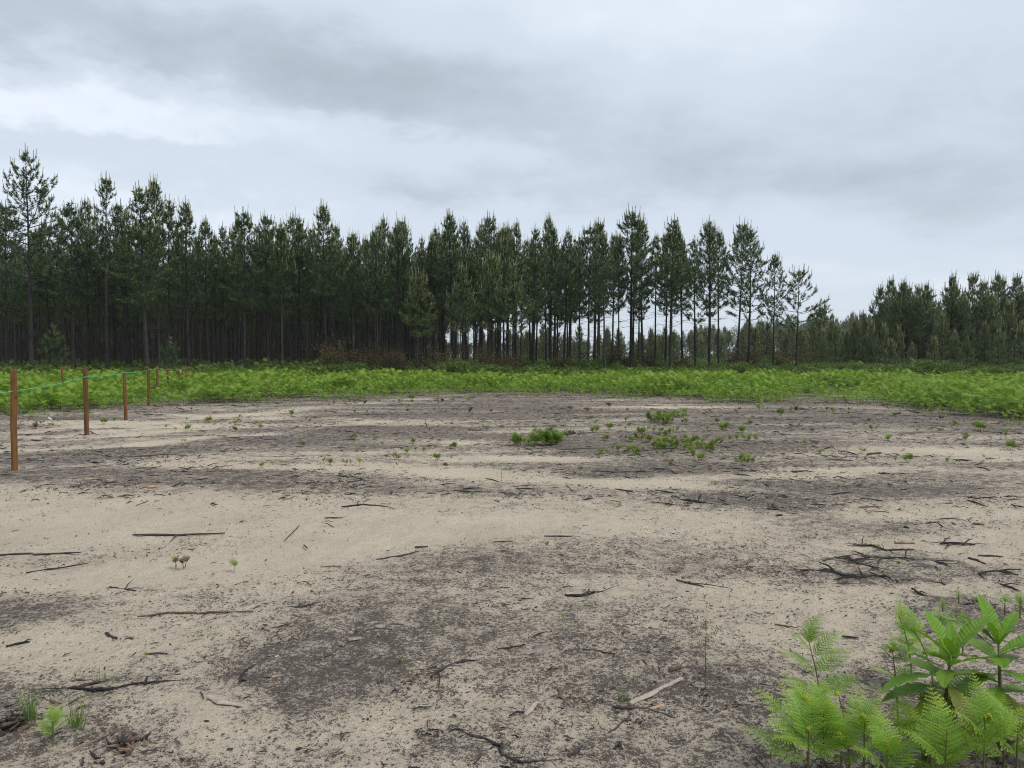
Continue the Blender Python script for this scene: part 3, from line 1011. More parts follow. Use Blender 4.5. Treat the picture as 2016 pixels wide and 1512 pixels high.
YFRONT = [(1619, 655, 60, 0, 0.8), (1646, 643, 58, 1, 0.95), (1622, 603, 82, 2, 0.7), (1683, 632, 64, 2, 1.0), (1700, 623, 66, 0, 1.0), (1742, 643, 54, 1, 1.15), (1767, 650, 55, 0, 1.1),
          (1753, 672, 50, 0, 1.35), (1793, 678, 50, 1, 1.3), (1857, 625, 54, 0, 1.35), (1880, 655, 53, 1, 1.2), (1989, 602, 54, 0, 1.3), (2010, 640, 52, 1, 1.3), (1940, 640, 54, 2, 1.2), (1905, 668, 51, 0, 1.3),
          (1840, 668, 51, 1, 1.35), (1965, 655, 52, 0, 1.2), (1580, 650, 62, 1, 0.9), (1545, 655, 66, 0, 0.9)]
for i, (u, v, d, k, wd) in enumerate(sorted(YFRONT)):
    p = at(u, v, d)
    z0 = H1(p.x, p.y)
    plant_pine(K_YOUNG[k], (p.x, d, z0), p.z - z0, rng.uniform(0, 6.28),
               'young pine in the front of the regrowth right of the plantation, %s from the left' % ORD[i], 'young pines in front on the right', name='young_pine', width=wd)
    placed.append((p.x, d))


def young_label(u):
    if u < 1600: return 'young pine of the low regrowth seen between the bare plantation trunks', 'young pines seen between the trunks'
    if u < 1730: return 'young pine packed in the low regrowth between plantation and taller right group', 'young pines in the low gap'
    return 'young pine packed behind the tall group at the right edge', 'young pines behind the right group'


cnt = 0
for _ in range(4000):
    if cnt >= 280: break
    y = rng.uniform(60, 120) if rng.random() < 0.7 else rng.uniform(58, 75)
    u = rng.uniform(940, 2120)
    x = (u - CX) / FPX * y
    if y < back_edge(min(x, 18.4)) + 8 and x < 21: continue
    if u < 1480 and y < 80: continue
    if any((x - a) ** 2 + (y - b) ** 2 < 0.8 for a, b in placed): continue
    placed.append((x, y))
    cnt += 1
    kk = K_YOUNG[rng.randrange(3)]
    tall = (rng.uniform(3.2, 4.6) if u < 1725 else rng.uniform(3.9, 5.4))
    if rng.random() < 0.05: tall *= 1.3
    if u > 1730 and rng.random() < 0.6:
        kk = K_MID[rng.randrange(3)]; tall = rng.uniform(5.6, 6.9)
    plant_pine(kk, (x, y, H1(x, y)), tall, rng.uniform(0, 6.28),
               *young_label(u), name='young_pine', width=rng.uniform(1.1, 1.55))
# saplings under the left trees
for (u, vt, d, lab) in ((105, 640, 46, 'small pine sapling in the bracken under the tallest pine'), (336, 662, 46, 'small pine sapling beyond the end of the fence line'),
                        (527, 700, 47, 'tiny pine sapling before the dark trunks left of the brown bushes')):
    p = at(u, vt, d)
    z0 = H1(p.x, p.y)
    plant_pine(K_SAP, (p.x, d, z0), p.z - z0 - 0.2, rng.uniform(0, 6), lab, 'saplings before the plantation', name='pine_sapling', width=1.1)

# ================================================================== bracken
def frond_arrays(L_, W, pairs, leaf, rnd, arch=0.35, droop=0.25, start=0.16, curl=0.0, plump=1.0, tip_tone=0.9):
    """one feathery bracken frond growing along +Y and arching over; returns verts, faces, tone"""
    V, F, T_ = [], [], []

    def rach(s):
        return Vector((0, L_ * s * (1 - 0.12 * s), L_ * (arch * s - (arch + droop) * 0.75 * s * s)))
    # rachis as a thin ribbon
    rs = [i / 8 for i in range(9)]
    wv = 0.008 * L_ + 0.0006
    for s in rs:
        p = rach(s)
        ww = wv * (1 - 0.8 * s)
        V += [(p.x - ww, p.y, p.z), (p.x + ww, p.y, p.z + ww)]
        T_ += [0.15, 0.15]
    for i in range(8):
        F.append((2 * i, 2 * i + 1, 2 * i + 3, 2 * i + 2))
    for k in range(pairs):
        s = start + (1 - start) * (k / (pairs - 0.3))
        q = (s - start) / (1 - start)
        ln = W * (1 - q) ** 0.85 * (0.72 + 0.28 * min(1, q / 0.15)) + 0.02 * L_
        p = rach(s)
        tang = (rach(min(s + 0.02, 1.02)) - rach(s - 0.02)).normalized()
        up = Vector((1, 0, 0)).cross(tang).normalized()
        tone = max(0.0, q - 0.62) * 2.4 * tip_tone
        for sgn in (-1, 1):
            fw = rnd.uniform(0.45, 0.62)
            d = (Vector((sgn, 0, 0)) + tang * fw + up * rnd.uniform(-0.05, 0.18)).normalized()
            l2 = ln * rnd.uniform(0.88, 1.08)
            dr = droop * rnd.uniform(0.5, 1.2)
            nf = max(3, int(round(leaf * (0.35 + 0.65 * (l2 / W)))))
            lat = up.cross(d).normalized()

            def pin(t):
                return p + d * (l2 * t) - up * (dr * l2 * t * t * 0.7)
            ll = l2 * 0.24 * plump
            bw = l2 / nf * 0.80
            for j in range(nf):
                t = (j + 0.35) / nf
                o_ = pin(t)
                dd = (pin(min(1, t + 0.05)) - pin(t - 0.05)).normalized()
                sz = ll * (1 - t) ** 0.7 * (0.75 + 0.25 * min(1, t / 0.2)) + 0.10 * ll
                for sg in (-1, 1):
                    ld = (lat * sg + dd * 0.45 - up * rnd.uniform(0.0, 0.35)).normalized()
                    b = len(V)
                    m_ = o_ + ld * sz * 0.45
                    e = o_ + ld * sz
                    V += [tuple(o_ - dd * bw * 0.55), tuple(m_ + dd * bw * 0.62 + up * sz * 0.06), tuple(e), tuple(m_ - dd * bw * 0.55 + up * sz * 0.02)]
                    # order: base, side, tip, side
                    F.append((b, b + 3, b + 2, b + 1))
                    tt = min(1, tone + 0.25 * max(0, t - 0.75))
                    T_ += [tt] * 4
            # pinna end
            b = len(V)
            e0, e1 = pin(0.93), pin(1.06)
            V += [tuple(e0 - lat * bw * 0.5), tuple(e1), tuple(e0 + lat * bw * 0.5)]
            F.append((b, b + 1, b + 2)); T_ += [min(1, tone + 0.25)] * 3
    return np.array(V), F, np.array(T_)


def xf(V, mat):
    V = np.asarray(V)
    A = np.array(mat)
    return V @ A[:3, :3].T + A[:3, 3]


def frond_matrix(base, az_, elev, scale=1.0, roll=0.0):
    """frond pointing to azimuth az_ (from +X) and elevation elev"""
    return Matrix.Translation(base) @ Matrix.Rotation(az_ - math.pi / 2, 4, 'Z') @ Matrix.Rotation(elev, 4, 'X') @ Matrix.Rotation(roll, 4, 'Y') @ Matrix.Scale(scale, 4)


def field_plant(seed, mat, h=0.5, pairs=7, leaf=4, dead=0.0):
    rd = random.Random(seed)
    mb = MB()
    lean = Vector((rd.uniform(-.12, .12), rd.uniform(-.12, .12), 1))
    top = lean * h
    tube(mb, [(0, 0, -0.05), tuple(lean * h * 0.5), tuple(top)], [0.006, 0.005, 0.003], 3, 1, cap=False)
    a0 = rd.uniform(0, 6.28)
    for (fr, ln, el_) in ((0.45, 0.32, 18), (0.68, 0.28, 30), (0.86, 0.22, 42)):
        a0 += rd.uniform(1.1, 1.9)
        for sgn in (0, math.pi):
            if rd.random() < 0.1: continue
            L_ = ln * h / 0.5 * rd.uniform(0.85, 1.2)
            V, F, T_ = frond_arrays(L_, L_ * 0.42, pairs, leaf, rd, arch=0.2, droop=0.45, plump=1.15)
            mb.add(xf(V, frond_matrix(lean * h * fr, a0 + sgn + rd.uniform(-.3, .3), R(el_ + rd.uniform(-8, 14)), 1.0, rd.uniform(-.4, .4))), F, 0, T_ * 0.5 + 0.25 * fr)
    V, F, T_ = frond_arrays(0.22 * h / 0.5, 0.10 * h / 0.5, pairs - 1, leaf, rd, arch=0.1, droop=0.4, plump=1.3)
    mb.add(xf(V, frond_matrix(top, a0 + 1, R(60))), F, 0, np.minimum(1, T_ + 0.35))
    return mb.build('bracken_kind', [mat, M['bracken_stem']], link=False)


EDGE_U = [-600, 0, 150, 300, 480, 600, 800, 1000, 1200, 1300, 1400, 1500, 1600, 1750, 1800, 1900, 2016, 2500]
EDGE_V = [850, 832, 818, 800, 800, 791, 782, 777, 786, 789, 797, 800, 790, 796, 806, 818, 836, 900]
EDGE_D = [CAMH * FPX / (v - HOR) for v in EDGE_V]


def edge_dist(x, y):
    u = CX + FPX * x / y
    return np.interp(u, EDGE_U, EDGE_D)


KB = [field_plant(300 + i, M['bracken'], h=hh) for i, hh in enumerate((0.50, 0.44, 0.56, 0.38, 0.62))]
KD = [field_plant(320 + i, M['dead_bracken'], h=hh) for i, hh in enumerate((0.30, 0.24))]
n = 44000
Y = nrng.uniform(15.5, 47.0, n); X = nrng.uniform(-1, 1, n) * (0.78 * Y + 4)
de = Y - edge_dist(X, Y)
de = de + 4.6 * fbm(X * 0.38, Y * 0.38, 131, 4)
gap = fbm(X * 0.22, Y * 0.22 + 4, 141, 3)
keep = (de > -1.0) & (nrng.random(n) < np.clip(0.10 + (de + 1.0) * 0.25, 0, 1)) & ((gap > -0.20) | (de > 7) | (nrng.random(n) < 0.25))
keep &= (fbm(X * 0.8 + 3, Y * 0.8, 147, 2) > -0.24) | (nrng.random(n) < 0.15)
keep &= ~((Y > 42.5 + 3 * fbm(X * 0.1, Y * 0.1, 151, 2)) & (nrng.random(n) < 0.55))
X, Y, de = X[keep], Y[keep], de[keep]
m_ = len(X)
print('bracken', m_)
sc_ = (0.84 + 1.9 * fbm(X * 0.75, Y * 0.75, 161, 3) + nrng.uniform(-0.20, 0.24, m_)) * np.clip(0.50 + de / 4.0, 0.45, 1.10)
sc_ = np.clip(sc_ * 0.84, 0.26, 1.12)
idx = nrng.integers(0, 5, m_)
brown = nrng.random(m_) < np.where(de < 1.2, 0.22, 0.035)
idx[brown] = 5 + nrng.integers(0, 2, brown.sum())
rot = np.stack([nrng.uniform(-.18, .18, m_), nrng.uniform(-.18, .18, m_), nrng.uniform(0, 6.283, m_)], 1)
scatter('bracken_bed', np.stack([X, Y, hgt(X, Y) - 0.02], 1), rot, sc_, idx, KB + KD,
        'bright green bed of bracken fern spreading across the clearing before the pines', 'bracken')

# darker undergrowth along and under the pines
def bush_kind(seed, mat, w=0.9, h=0.9, n_leaf=900, leaf=0.05, twigs=10, tone=0.0):
    rd = random.Random(seed)
    mb = MB()
    tips = []
    for k in range(twigs):
        a = rd.uniform(0, 6.28); r = rd.uniform(0.1, 0.5) * w
        p = Vector((math.cos(a) * r * 0.2, math.sin(a) * r * 0.2, -0.05))
        q = Vector((math.cos(a) * r, math.sin(a) * r, h * rd.uniform(0.5, 1.0)))
        mid_ = p.lerp(q, 0.5) + Vector((rd.uniform(-.08, .08), rd.uniform(-.08, .08), 0.05))
        tube(mb, [p, mid_, q], [0.012, 0.008, 0.003], 3, 1, cap=False)
        tips.append((p, mid_, q))
        for _ in range(3):
            s = mid_.lerp(q, rd.random())
            e = s + Vector((rd.uniform(-1, 1), rd.uniform(-1, 1), rd.uniform(0, 1))) * 0.28 * w
            tube(mb, [s, e], [0.006, 0.002], 3, 1, cap=False)
            tips.append((mid_, s, e))
    V, F, T_ = [], [], []
    for k in range(n_leaf):
        p, mm, q = rd.choice(tips)
        s = rd.random()
        c = mm.lerp(q, s) + Vector((rd.gauss(0, 1), rd.gauss(0, 1), rd.gauss(0, 0.8))) * 0.07 * w
        if c.z < 0.02: continue
        d = Vector((rd.uniform(-1, 1), rd.uniform(-1, 1), rd.uniform(-0.4, 0.9))).normalized()
        x, y = frame_of(d)
        a = rd.uniform(0, 6.28)
        sd_ = (x * math.cos(a) + y * math.sin(a)) * leaf * 0.28
        ln = leaf * rd.uniform(0.7, 1.4)
        b = len(V)
        V += [tuple(c), tuple(c + d * ln * 0.5 + sd_), tuple(c + d * ln), tuple(c + d * ln * 0.5 - sd_)]
        F.append((b, b + 1, b + 2, b + 3))
        tt = tone + 0.5 * max(0, c.z / h - 0.6) + rd.uniform(0, 0.2)
        T_ += [tt] * 4
    mb.add(V, F, 0, T_)
    return mb.mesh('bush_kind', [mat, M['bark']])


KU = [bpy.data.objects.new('u', bush_kind(400 + i, M['under'], 1.0, hh, 1000, 0.075)) for i, hh in enumerate((0.85, 1.05, 0.7))]
KU += [field_plant(410 + i, M['under'], h=hh) for i, hh in enumerate((0.75, 0.9))]
n = 15000
Y = nrng.uniform(41.0, 110.0, n); X = nrng.uniform(-1, 1, n) * (0.76 * Y + 2)
lim = 42.0 + 2.2 * fbm(X * 0.12, Y * 0.05, 171, 3) * 2
keep = (Y > lim) & ((Y < 60) | (nrng.random(n) < 0.45))
X, Y = X[keep], Y[keep]
m_ = len(X)
sc_ = np.clip(0.80 + 0.9 * fbm(X * 0.3, Y * 0.3, 181, 3) + nrng.uniform(-.15, .2, m_), 0.35, 1.5)
left = X < -12
idx = np.where(nrng.random(m_) < np.where(left, 0.85, 0.35), 3 + nrng.integers(0, 2, m_), nrng.integers(0, 3, m_))
rot = np.stack([nrng.uniform(-.1, .1, m_), nrng.uniform(-.1, .1, m_), nrng.uniform(0, 6.283, m_)], 1)
scatter('undergrowth', np.stack([X, Y, hgt(X, Y) - 0.02], 1), rot, sc_, idx, KU,
        'dark green undergrowth of low shrubs and fern at the foot of the pines', 'undergrowth')

# brown bushes among the trunks
KBR = [bush_kind(430 + i, M['brown_bush'], w, h, nl_, 0.07, 16) for i, (w, h, nl_) in enumerate(((1.9, 2.2, 1700), (1.5, 1.7, 1300), (1.9, 1.3, 1300)))]
BROWN = [(u, v, d - 1.6, k) for (u, v, d, k) in [(655, 655, 46.5, 0), (640, 690, 46, 1), (690, 688, 46.5, 1), (722, 672, 47, 0), (766, 672, 46.5, 0), (790, 690, 46, 1), (868, 690, 47, 2), (940, 682, 48, 1), (965, 694, 47, 2),
         (1000, 700, 47, 2), (1205, 682, 50, 1), (1240, 690, 51, 2), (1280, 690, 52, 1), (1445, 678, 51, 0), (1480, 694, 50, 2), (1530, 692, 50, 1), (1340, 700, 50, 2), (1110, 700, 49, 2), (1570, 694, 52, 2)]]
for i, (u, v, d, k) in enumerate(sorted(BROWN)):
    p = at(u, v, d)
    z0 = H1(p.x, p.y)
    o = link_mesh('brown_bush', KBR[k])
    o.location = (p.x, d, z0)
    o.rotation_euler = (0, 0, rng.uniform(0, 6.28))
    s = (p.z - z0) / (2.2, 1.7, 1.3)[k]
    o.scale = (max(s, 0.85), max(s, 0.85), s)
    tag(o, 'rusty brown leafy bush among the pine trunks, %s such bush from the left' % ORD[i], 'bush', 'brown bushes under the pines')

# ================================================================== litter
def flake(seed, mat, ln, wd, th):
    rd = random.Random(seed)
    mb = MB()
    pts_ = [Vector((-ln / 2, 0, 0)), Vector((-ln * 0.15, rd.uniform(-.2, .2) * wd, th * rd.uniform(0.0, 1.2))), Vector((ln * 0.2, rd.uniform(-.3, .3) * wd, th * rd.uniform(0.0, 1.0))), Vector((ln / 2, rd.uniform(-.5, .5) * wd, 0))]
    tube(mb, pts_, [wd * 0.3, wd * 0.5, wd * 0.45, wd * 0.2], 5, 0, flat=min(1, th / wd), jit=0.25, rnd=rd)
    return mb.build('flake_kind', [mat], link=False)


def clod(seed, mat, r):
    rd = random.Random(seed)
    import bmesh
    bm = bmesh.new()
    bmesh.ops.create_icosphere(bm, subdivisions=1, radius=r)
    for v in bm.verts:
        v.co *= rd.uniform(0.6, 1.25); v.co.z *= 0.6
    me = bpy.data.meshes.new('clod'); bm.to_mesh(me); bm.free()
    me.materials.append(mat)
    return bpy.data.objects.new('clod', me)


KL = [flake(1, M['stick'], 0.05, 0.007, 0.005), flake(2, M['stick'], 0.09, 0.008, 0.007), flake(3, M['stick_brown'], 0.05, 0.007, 0.004),
      flake(4, M['stick'], 0.028, 0.012, 0.007), flake(5, M['stick_brown'], 0.03, 0.010, 0.005), flake(6, M['wood_pale'], 0.035, 0.006, 0.004),
      clod(7, M['stick'], 0.008), clod(8, M['stick_brown'], 0.010), flake(9, M['stick'], 0.16, 0.010, 0.009), flake(10, M['stick'], 0.26, 0.013, 0.012)]


def litter(name, n_, d0, d1, pw, weights, s0, s1, label, thr):
    u_ = nrng.random(n_)
    D = (d0 ** pw + u_ * (d1 ** pw - d0 ** pw)) ** (1 / pw)
    A = nrng.uniform(R(-42), R(42), n_)
    X_, Y_ = np.sin(A) * D, np.cos(A) * D
    hm = humus(X_, Y_)
    k_ = nrng.random(n_) < np.clip(thr[0] + thr[1] * hm ** 1.4, 0, 1) * np.clip(0.55 + 3.2 * fbm(X_ * 1.5, Y_ * 1.5, 201, 3, 0.6), 0.08, 1.5)
    X_, Y_ = X_[k_], Y_[k_]
    mm = len(X_)
    w_ = np.array(weights, dtype=float); w_ /= w_.sum()
    ix = nrng.choice(len(w_), mm, p=w_)
    rz_ = nrng.uniform(0, 6.283, mm)
    rot_ = np.stack([nrng.normal(0, .15, mm), nrng.normal(0, .12, mm), rz_], 1)
    sc__ = nrng.uniform(s0, s1, mm) * np.exp(nrng.normal(0, 0.25, mm))
    print(name, mm)
    protos = [bpy.data.objects.new('k', o.data) for o in KL]
    return scatter(name, np.stack([X_, Y_, hgt(X_, Y_) + 0.003], 1), rot_, sc__, ix, protos, label, 'litter')


litter('wood_litter', 110000, 2.0, 12.0, 1.25, [2.0, 0.7, 1.2, 3.5, 2.0, 0.6, 4, 3, 0.06, 0.01], 0.28, 0.75,
       'fine charred twig and bark litter strewn over the near sand', (0.10, 0.9))
litter('twig_litter', 100000, 8.0, 30.0, 1.35, [2.5, 3.5, 1.6, 2.0, 1.2, 0.4, 1.5, 1.2, 1.4, 0.22], 0.6, 1.35,
       'dark burnt twigs strewn over the farther sand before the bracken', (0.0, 1.0))

# ================================================================== sticks and wood pieces seen one by one
def stick(pix, wpx, mat, name, label, cat='stick', flat=1.0, lift=0.34, knots=True, group='sticks and wood pieces on the sand', fork=None, taper=0.6):
    rd = random.Random(hash(label) % 9973 if False else sum(ord(c) for c in label))
    P = [gnd(u, v) for u, v in pix]
    dist = sum((p - cam.location).length for p in P) / len(P)
    r = wpx * dist / FPX * (0.34 if name == 'brushwood' else 0.40)
    dense = []
    for i in range(len(P) - 1):
        m = 4
        for k in range(m):
            t = k / m
            q = P[i].lerp(P[i + 1], t)
            jj = r * (0.9 if knots else 0.15)
            q = q + Vector((rd.uniform(-jj, jj), rd.uniform(-jj, jj), 0))
            dense.append(q)
    dense.append(P[-1])
    for q in dense: q.z = H1(q.x, q.y) + r * lift * flat + 0.004
    c = dense[len(dense) // 2].copy()
    mb = MB()
    nn_ = len(dense)
    rad = [r * (1 - (1 - taper) * abs(2 * i / (nn_ - 1) - 0.8)) * (rd.uniform(0.82, 1.12) if knots else 1) for i in range(nn_)]
    tube(mb, [q - c for q in dense], rad, 7, 0, jit=0.12, rnd=rd, flat=flat)
    for f in (fork or []):
        a = dense[int(f[0] * (nn_ - 1))]
        e = gnd(*f[1])
        e.z += r * 0.8 + (f[2] * 0.45 if len(f) > 2 else 0)
        mid_ = a.lerp(e, 0.5) + Vector((rd.uniform(-r, r), rd.uniform(-r, r), r))
        tube(mb, [a - c, mid_ - c, e - c], [r * 0.6, r * 0.5, r * 0.25], 5, 0, jit=0.15, rnd=rd)
    if name in ('brushwood', 'branch'):
        for k in range(22 if name == 'brushwood' else 7):
            a = dense[rd.randrange(nn_)]
            an = rd.uniform(0, 6.28)
            ln = r * rd.uniform(4, 16)
            e = a + Vector((math.cos(an) * ln * 1.3, math.sin(an) * ln * 0.6, 0))
            e.z = H1(e.x, e.y) + rd.uniform(0.002, 0.5) * r + (0.3 * ln * rd.random() if rd.random() < 0.25 else 0)
            mid_ = a.lerp(e, 0.5) + Vector((rd.uniform(-r, r), rd.uniform(-r, r), r * 0.3))
            tube(mb, [a - c, mid_ - c, e - c], [r * 0.32, r * 0.28, r * 0.12], 4, 0, jit=0.15, rnd=rd)
    o = mb.build(name, [mat], smooth=False)
    o.location = c
    tag(o, label, cat, group)
    return o


S, SB, WP, WO, WG = M['stick'], M['stick_brown'], M['wood_pale'], M['wood_orange'], M['wood_grey']
stick([(260, 1055), (350, 1055), (443, 1051)], 6, S, 'stick', 'long straight dark stick lying on the pale sand left of centre', fork=[(0.6, (335, 1068))])
stick([(0, 1094), (65, 1091)], 5, S, 'stick', 'short dark stick cut by the left edge on pale sand')
stick([(66, 1094), (160, 1089)], 5, S, 'stick', 'dark stick continuing the line of the one at left edge')
stick([(270, 1217), (330, 1209), (390, 1209), (430, 1207), (497, 1206)], 6, SB, 'stick', 'long crooked brown stick above the big dark burnt patch')
stick([(52, 1129), (110, 1121), (175, 1110)], 4, S, 'stick', 'thin dark stick slanting above the left burnt patch')
stick([(742, 1103), (790, 1096), (824, 1087)], 5, S, 'stick', 'thin dark stick slanting on sand near the picture centre')
stick([(818, 1079), (843, 1078)], 5, S, 'stick', 'short dark twig just above the slanting stick near centre')
stick([(672, 999), (715, 994), (757, 998)], 4, S, 'stick', 'bowed dark twig lying on sand above the centre', fork=[(0.4, (706, 985)), (0.9, (778, 1004))])
stick([(140, 1358), (215, 1361), (250, 1352), (297, 1346)], 8, S, 'branch', 'crooked charred branch beside the two grass tufts', 'branch', fork=[(0.98, (288, 1338), 0.02)])
stick([(135, 1357), (175, 1350), (215, 1341)], 6, S, 'stick', 'charred stick lying just above the crooked branch by the grass')
stick([(918, 1449), (945, 1455), (985, 1471), (990, 1489), (1025, 1502), (1058, 1502)], 9, S, 'branch', 'zigzag charred branch at the bottom centre', 'branch', fork=[(0.4, (990, 1473), 0.01)])
stick([(1207, 1394), (1275, 1399), (1320, 1415), (1388, 1424)], 8, S, 'branch', 'charred curved branch below the pale split log', 'branch')
stick([(1190, 1450), (1215, 1435), (1240, 1412)], 6, S, 'stick', 'charred stick pointing down from the curved branch')
stick([(1240, 1388), (1290, 1365), (1342, 1338)], 15, WP, 'split_log', 'large pale split piece of wood with reddish ends, largest one here', 'wood piece', flat=0.6, knots=False, taper=0.8)
stick([(1033, 1412), (1046, 1398), (1058, 1385)], 13, WP, 'wood_piece', 'pale upright splinter of wood left of the big split piece', 'wood piece', flat=0.7, knots=False, taper=0.7)
stick([(1098, 1356), (1106, 1374), (1122, 1391)], 9, SB, 'wood_piece', 'brown torn piece of wood between splinter and thin grass', 'wood piece', flat=0.7, fork=[(0.5, (1082, 1378), 0.01)])
stick([(1160, 1405), (1163, 1388)], 8, SB, 'wood_piece', 'small brown upright chip left of the charred curved branch', 'wood piece', flat=0.7)
stick([(1037, 1290), (1065, 1280), (1098, 1271)], 11, WG, 'bark_strip', 'grey bark strip lying on sand right of the burnt patch', 'bark', flat=0.35, knots=False)
stick([(1205, 1262), (1226, 1278)], 8, WG, 'bark_strip', 'small grey bark strip right of the larger bark strip', 'bark', flat=0.4, knots=False)
stick([(1318, 1323), (1340, 1314)], 10, SB, 'wood_piece', 'short brown wood chip behind the large split piece', 'wood piece', flat=0.7)
stick([(1282, 1397), (1306, 1390)], 8, WO, 'wood_piece', 'small orange wood chip between split piece and charred branch', 'wood piece', flat=0.6)
stick([(1150, 1282), (1180, 1284), (1214, 1290)], 5, S, 'stick', 'dark stick lying above the sparse grass tuft', knots=True)
stick([(978, 1280), (1005, 1276), (1030, 1272)], 4, S, 'stick', 'thin dark stick just left of the grey bark strip')
stick([(1120, 1492), (1134, 1481), (1147, 1471)], 9, S, 'stick', 'short thick charred stub at the bottom, right of the zigzag branch')
stick([(1210, 1478), (1222, 1466), (1232, 1452)], 8, S, 'stick', 'short charred stub below the pointing stick', fork=[(0.3, (1230, 1480))])
stick([(410, 1373), (435, 1385), (477, 1393)], 20, WP, 'bark_piece', 'pale curved bark piece at the lower rim of the burnt patch', 'bark', flat=0.55, knots=False, taper=0.35)
stick([(516, 1395), (524, 1402)], 9, WP, 'wood_chip', 'tiny pale chip right of the curved bark piece', 'wood piece', flat=0.6)
stick([(534, 1333), (547, 1333)], 6, WO, 'wood_chip', 'tiny orange chip inside the big burnt patch', 'wood piece', flat=0.6)
stick([(538, 1297), (548, 1293)], 7, M['plastic'], 'chip', 'tiny whitish chip at the end of the half-buried stick', 'chip', flat=0.4, knots=False)
stick([(470, 1345), (482, 1323), (510, 1308), (538, 1293)], 6, S, 'stick', 'half-buried bent charred stick in the big burnt patch')
stick([(685, 1262), (712, 1259)], 14, WP, 'wood_block', 'squat pale wood block above the big burnt patch', 'wood piece', flat=0.6, knots=False, taper=0.9)
stick([(716, 1230), (756, 1223)], 6, WP, 'wood_piece', 'narrow pale wood sliver above the squat block', 'wood piece', flat=0.6, knots=False)
stick([(712, 1247), (740, 1240), (772, 1242)], 6, S, 'stick', 'dark stick between pale sliver and squat block')
stick([(866, 1201), (898, 1203)], 5, SB, 'stick', 'short brown stick right of the pale sliver')
stick([(560, 1198), (590, 1197), (632, 1187)], 5, S, 'stick', 'thin crooked stick above the burnt patch', fork=[(0.55, (597, 1188), 0.01)])
stick([(1110, 1174), (1145, 1175), (1165, 1170), (1185, 1166)], 7, S, 'branch', 'knobbly charred stick with a raised stub right of centre', 'branch', fork=[(0.7, (1180, 1172), 0.02), (0.5, (1160, 1164), 0.03)])
stick([(848, 1335), (880, 1315), (905, 1305), (948, 1289)], 7, S, 'branch', 'charred forked branch right of the big burnt patch', 'branch', fork=[(0.2, (865, 1350)), (0.5, (945, 1302))])
stick([(290, 961), (313, 959)], 8, WO, 'wood_block', 'small orange wood block on dark litter near the fence', 'wood piece', flat=0.8, knots=False, taper=0.95)
stick([(150, 922), (190, 920), (222, 916)], 3, SB, 'stick', 'thin straight stick on the sand right of the nearest post')
stick([(175, 925), (215, 921)], 3, WG, 'stick', 'thin grey stick crossing under the one by the nearest post')
stick([(255, 901), (320, 896), (370, 899)], 4, S, 'stick', 'long dark stick on dark soil beyond the thin straight sticks')
stick([(1587, 998), (1605, 999), (1622, 1007)], 6, WP, 'stick', 'pale curved stick under the dark strip on the right', flat=0.8)
stick([(1637, 995), (1665, 993)], 4, SB, 'stick', 'short reddish stick right of the pale curved one')
stick([(1690, 1000), (1730, 998)], 4, SB, 'stick', 'thin reddish stick farther right of the pale curved one')
stick([(1695, 983), (1738, 987)], 4, S, 'stick', 'short dark stick above the thin reddish stick')
stick([(1762, 1069), (1800, 1070)], 8, WP, 'wood_piece', 'pale round billet lying above the burnt brushwood', 'wood piece', knots=False, taper=0.95)
stick([(1915, 1032), (1938, 1034)], 6, SB, 'wood_piece', 'small brown billet at the right, above the brushwood', 'wood piece', flat=0.8)
stick([(1527, 1016), (1540, 1016)], 6, S, 'stick', 'short dark stub lying alone left of the brushwood')
stick([(1780, 1040), (1790, 1041)], 6, S, 'stick', 'tiny dark stub right of the pale round billet')
stick([(1330, 1142), (1355, 1149), (1386, 1157)], 5, S, 'stick', 'dark stick slanting down left of the brushwood', fork=[(0.6, (1440, 1160))])
stick([(1585, 1125), (1630, 1125), (1660, 1135), (1700, 1138), (1740, 1135), (1768, 1148)], 9, S, 'brushwood', 'long charred brushwood stem, lowest of the burnt heap', 'branch', fork=[(0.3, (1610, 1112), .03), (0.6, (1690, 1124), .05), (0.75, (1760, 1150), .02), (0.5, (1640, 1145))])
stick([(1675, 1105), (1720, 1100), (1780, 1101), (1830, 1106), (1864, 1112)], 8, S, 'brushwood', 'long charred stem across the middle of the burnt heap', 'branch', fork=[(0.35, (1730, 1116), .02), (0.55, (1788, 1090), .06), (0.8, (1870, 1120), .02), (0.2, (1680, 1090), .03)])
stick([(1690, 1075), (1715, 1075), (1745, 1085), (1800, 1084)], 6, S, 'brushwood', 'thin charred stem at the top of the burnt heap', 'branch', fork=[(0.1, (1700, 1062), .05), (0.6, (1760, 1094), .02)])
stick([(1670, 1098), (1690, 1112), (1730, 1120)], 7, S, 'brushwood', 'short charred stem at the left of the burnt heap', 'branch', fork=[(0.5, (1720, 1108), .04)])
stick([(1820, 1120), (1845, 1114), (1868, 1112)], 6, S, 'brushwood', 'short charred stem at the right of the burnt heap', 'branch', fork=[(0.4, (1850, 1128), .02)])
stick([(1850, 1072), (1885, 1071), (1920, 1074)], 6, S, 'branch', 'twiggy charred branch above and right of the heap', 'branch', fork=[(0.2, (1868, 1066), .05), (0.4, (1862, 1084), .02), (0.7, (1915, 1066), .03)])
stick([(1925, 1132), (1960, 1126), (2005, 1135)], 7, S, 'branch', 'bowed charred branch right of the heap', 'branch', fork=[(0.6, (2010, 1128), .03)])
stick([(1903, 1100), (1920, 1104), (1940, 1112)], 6, S, 'stick', 'small charred twig between heap and bowed branch')
stick([(1925, 1095), (1975, 1097)], 5, S, 'stick', 'thin charred twig above the bowed branch')
stick([(1620, 1105), (1700, 1090)], 4, S, 'stick', 'thin dark twig leading up to the burnt heap')
stick([(1795, 1160), (1815, 1172), (1828, 1177)], 6, S, 'stick', 'short forked dark twig above the bracken plants', fork=[(0.4, (1825, 1171))])
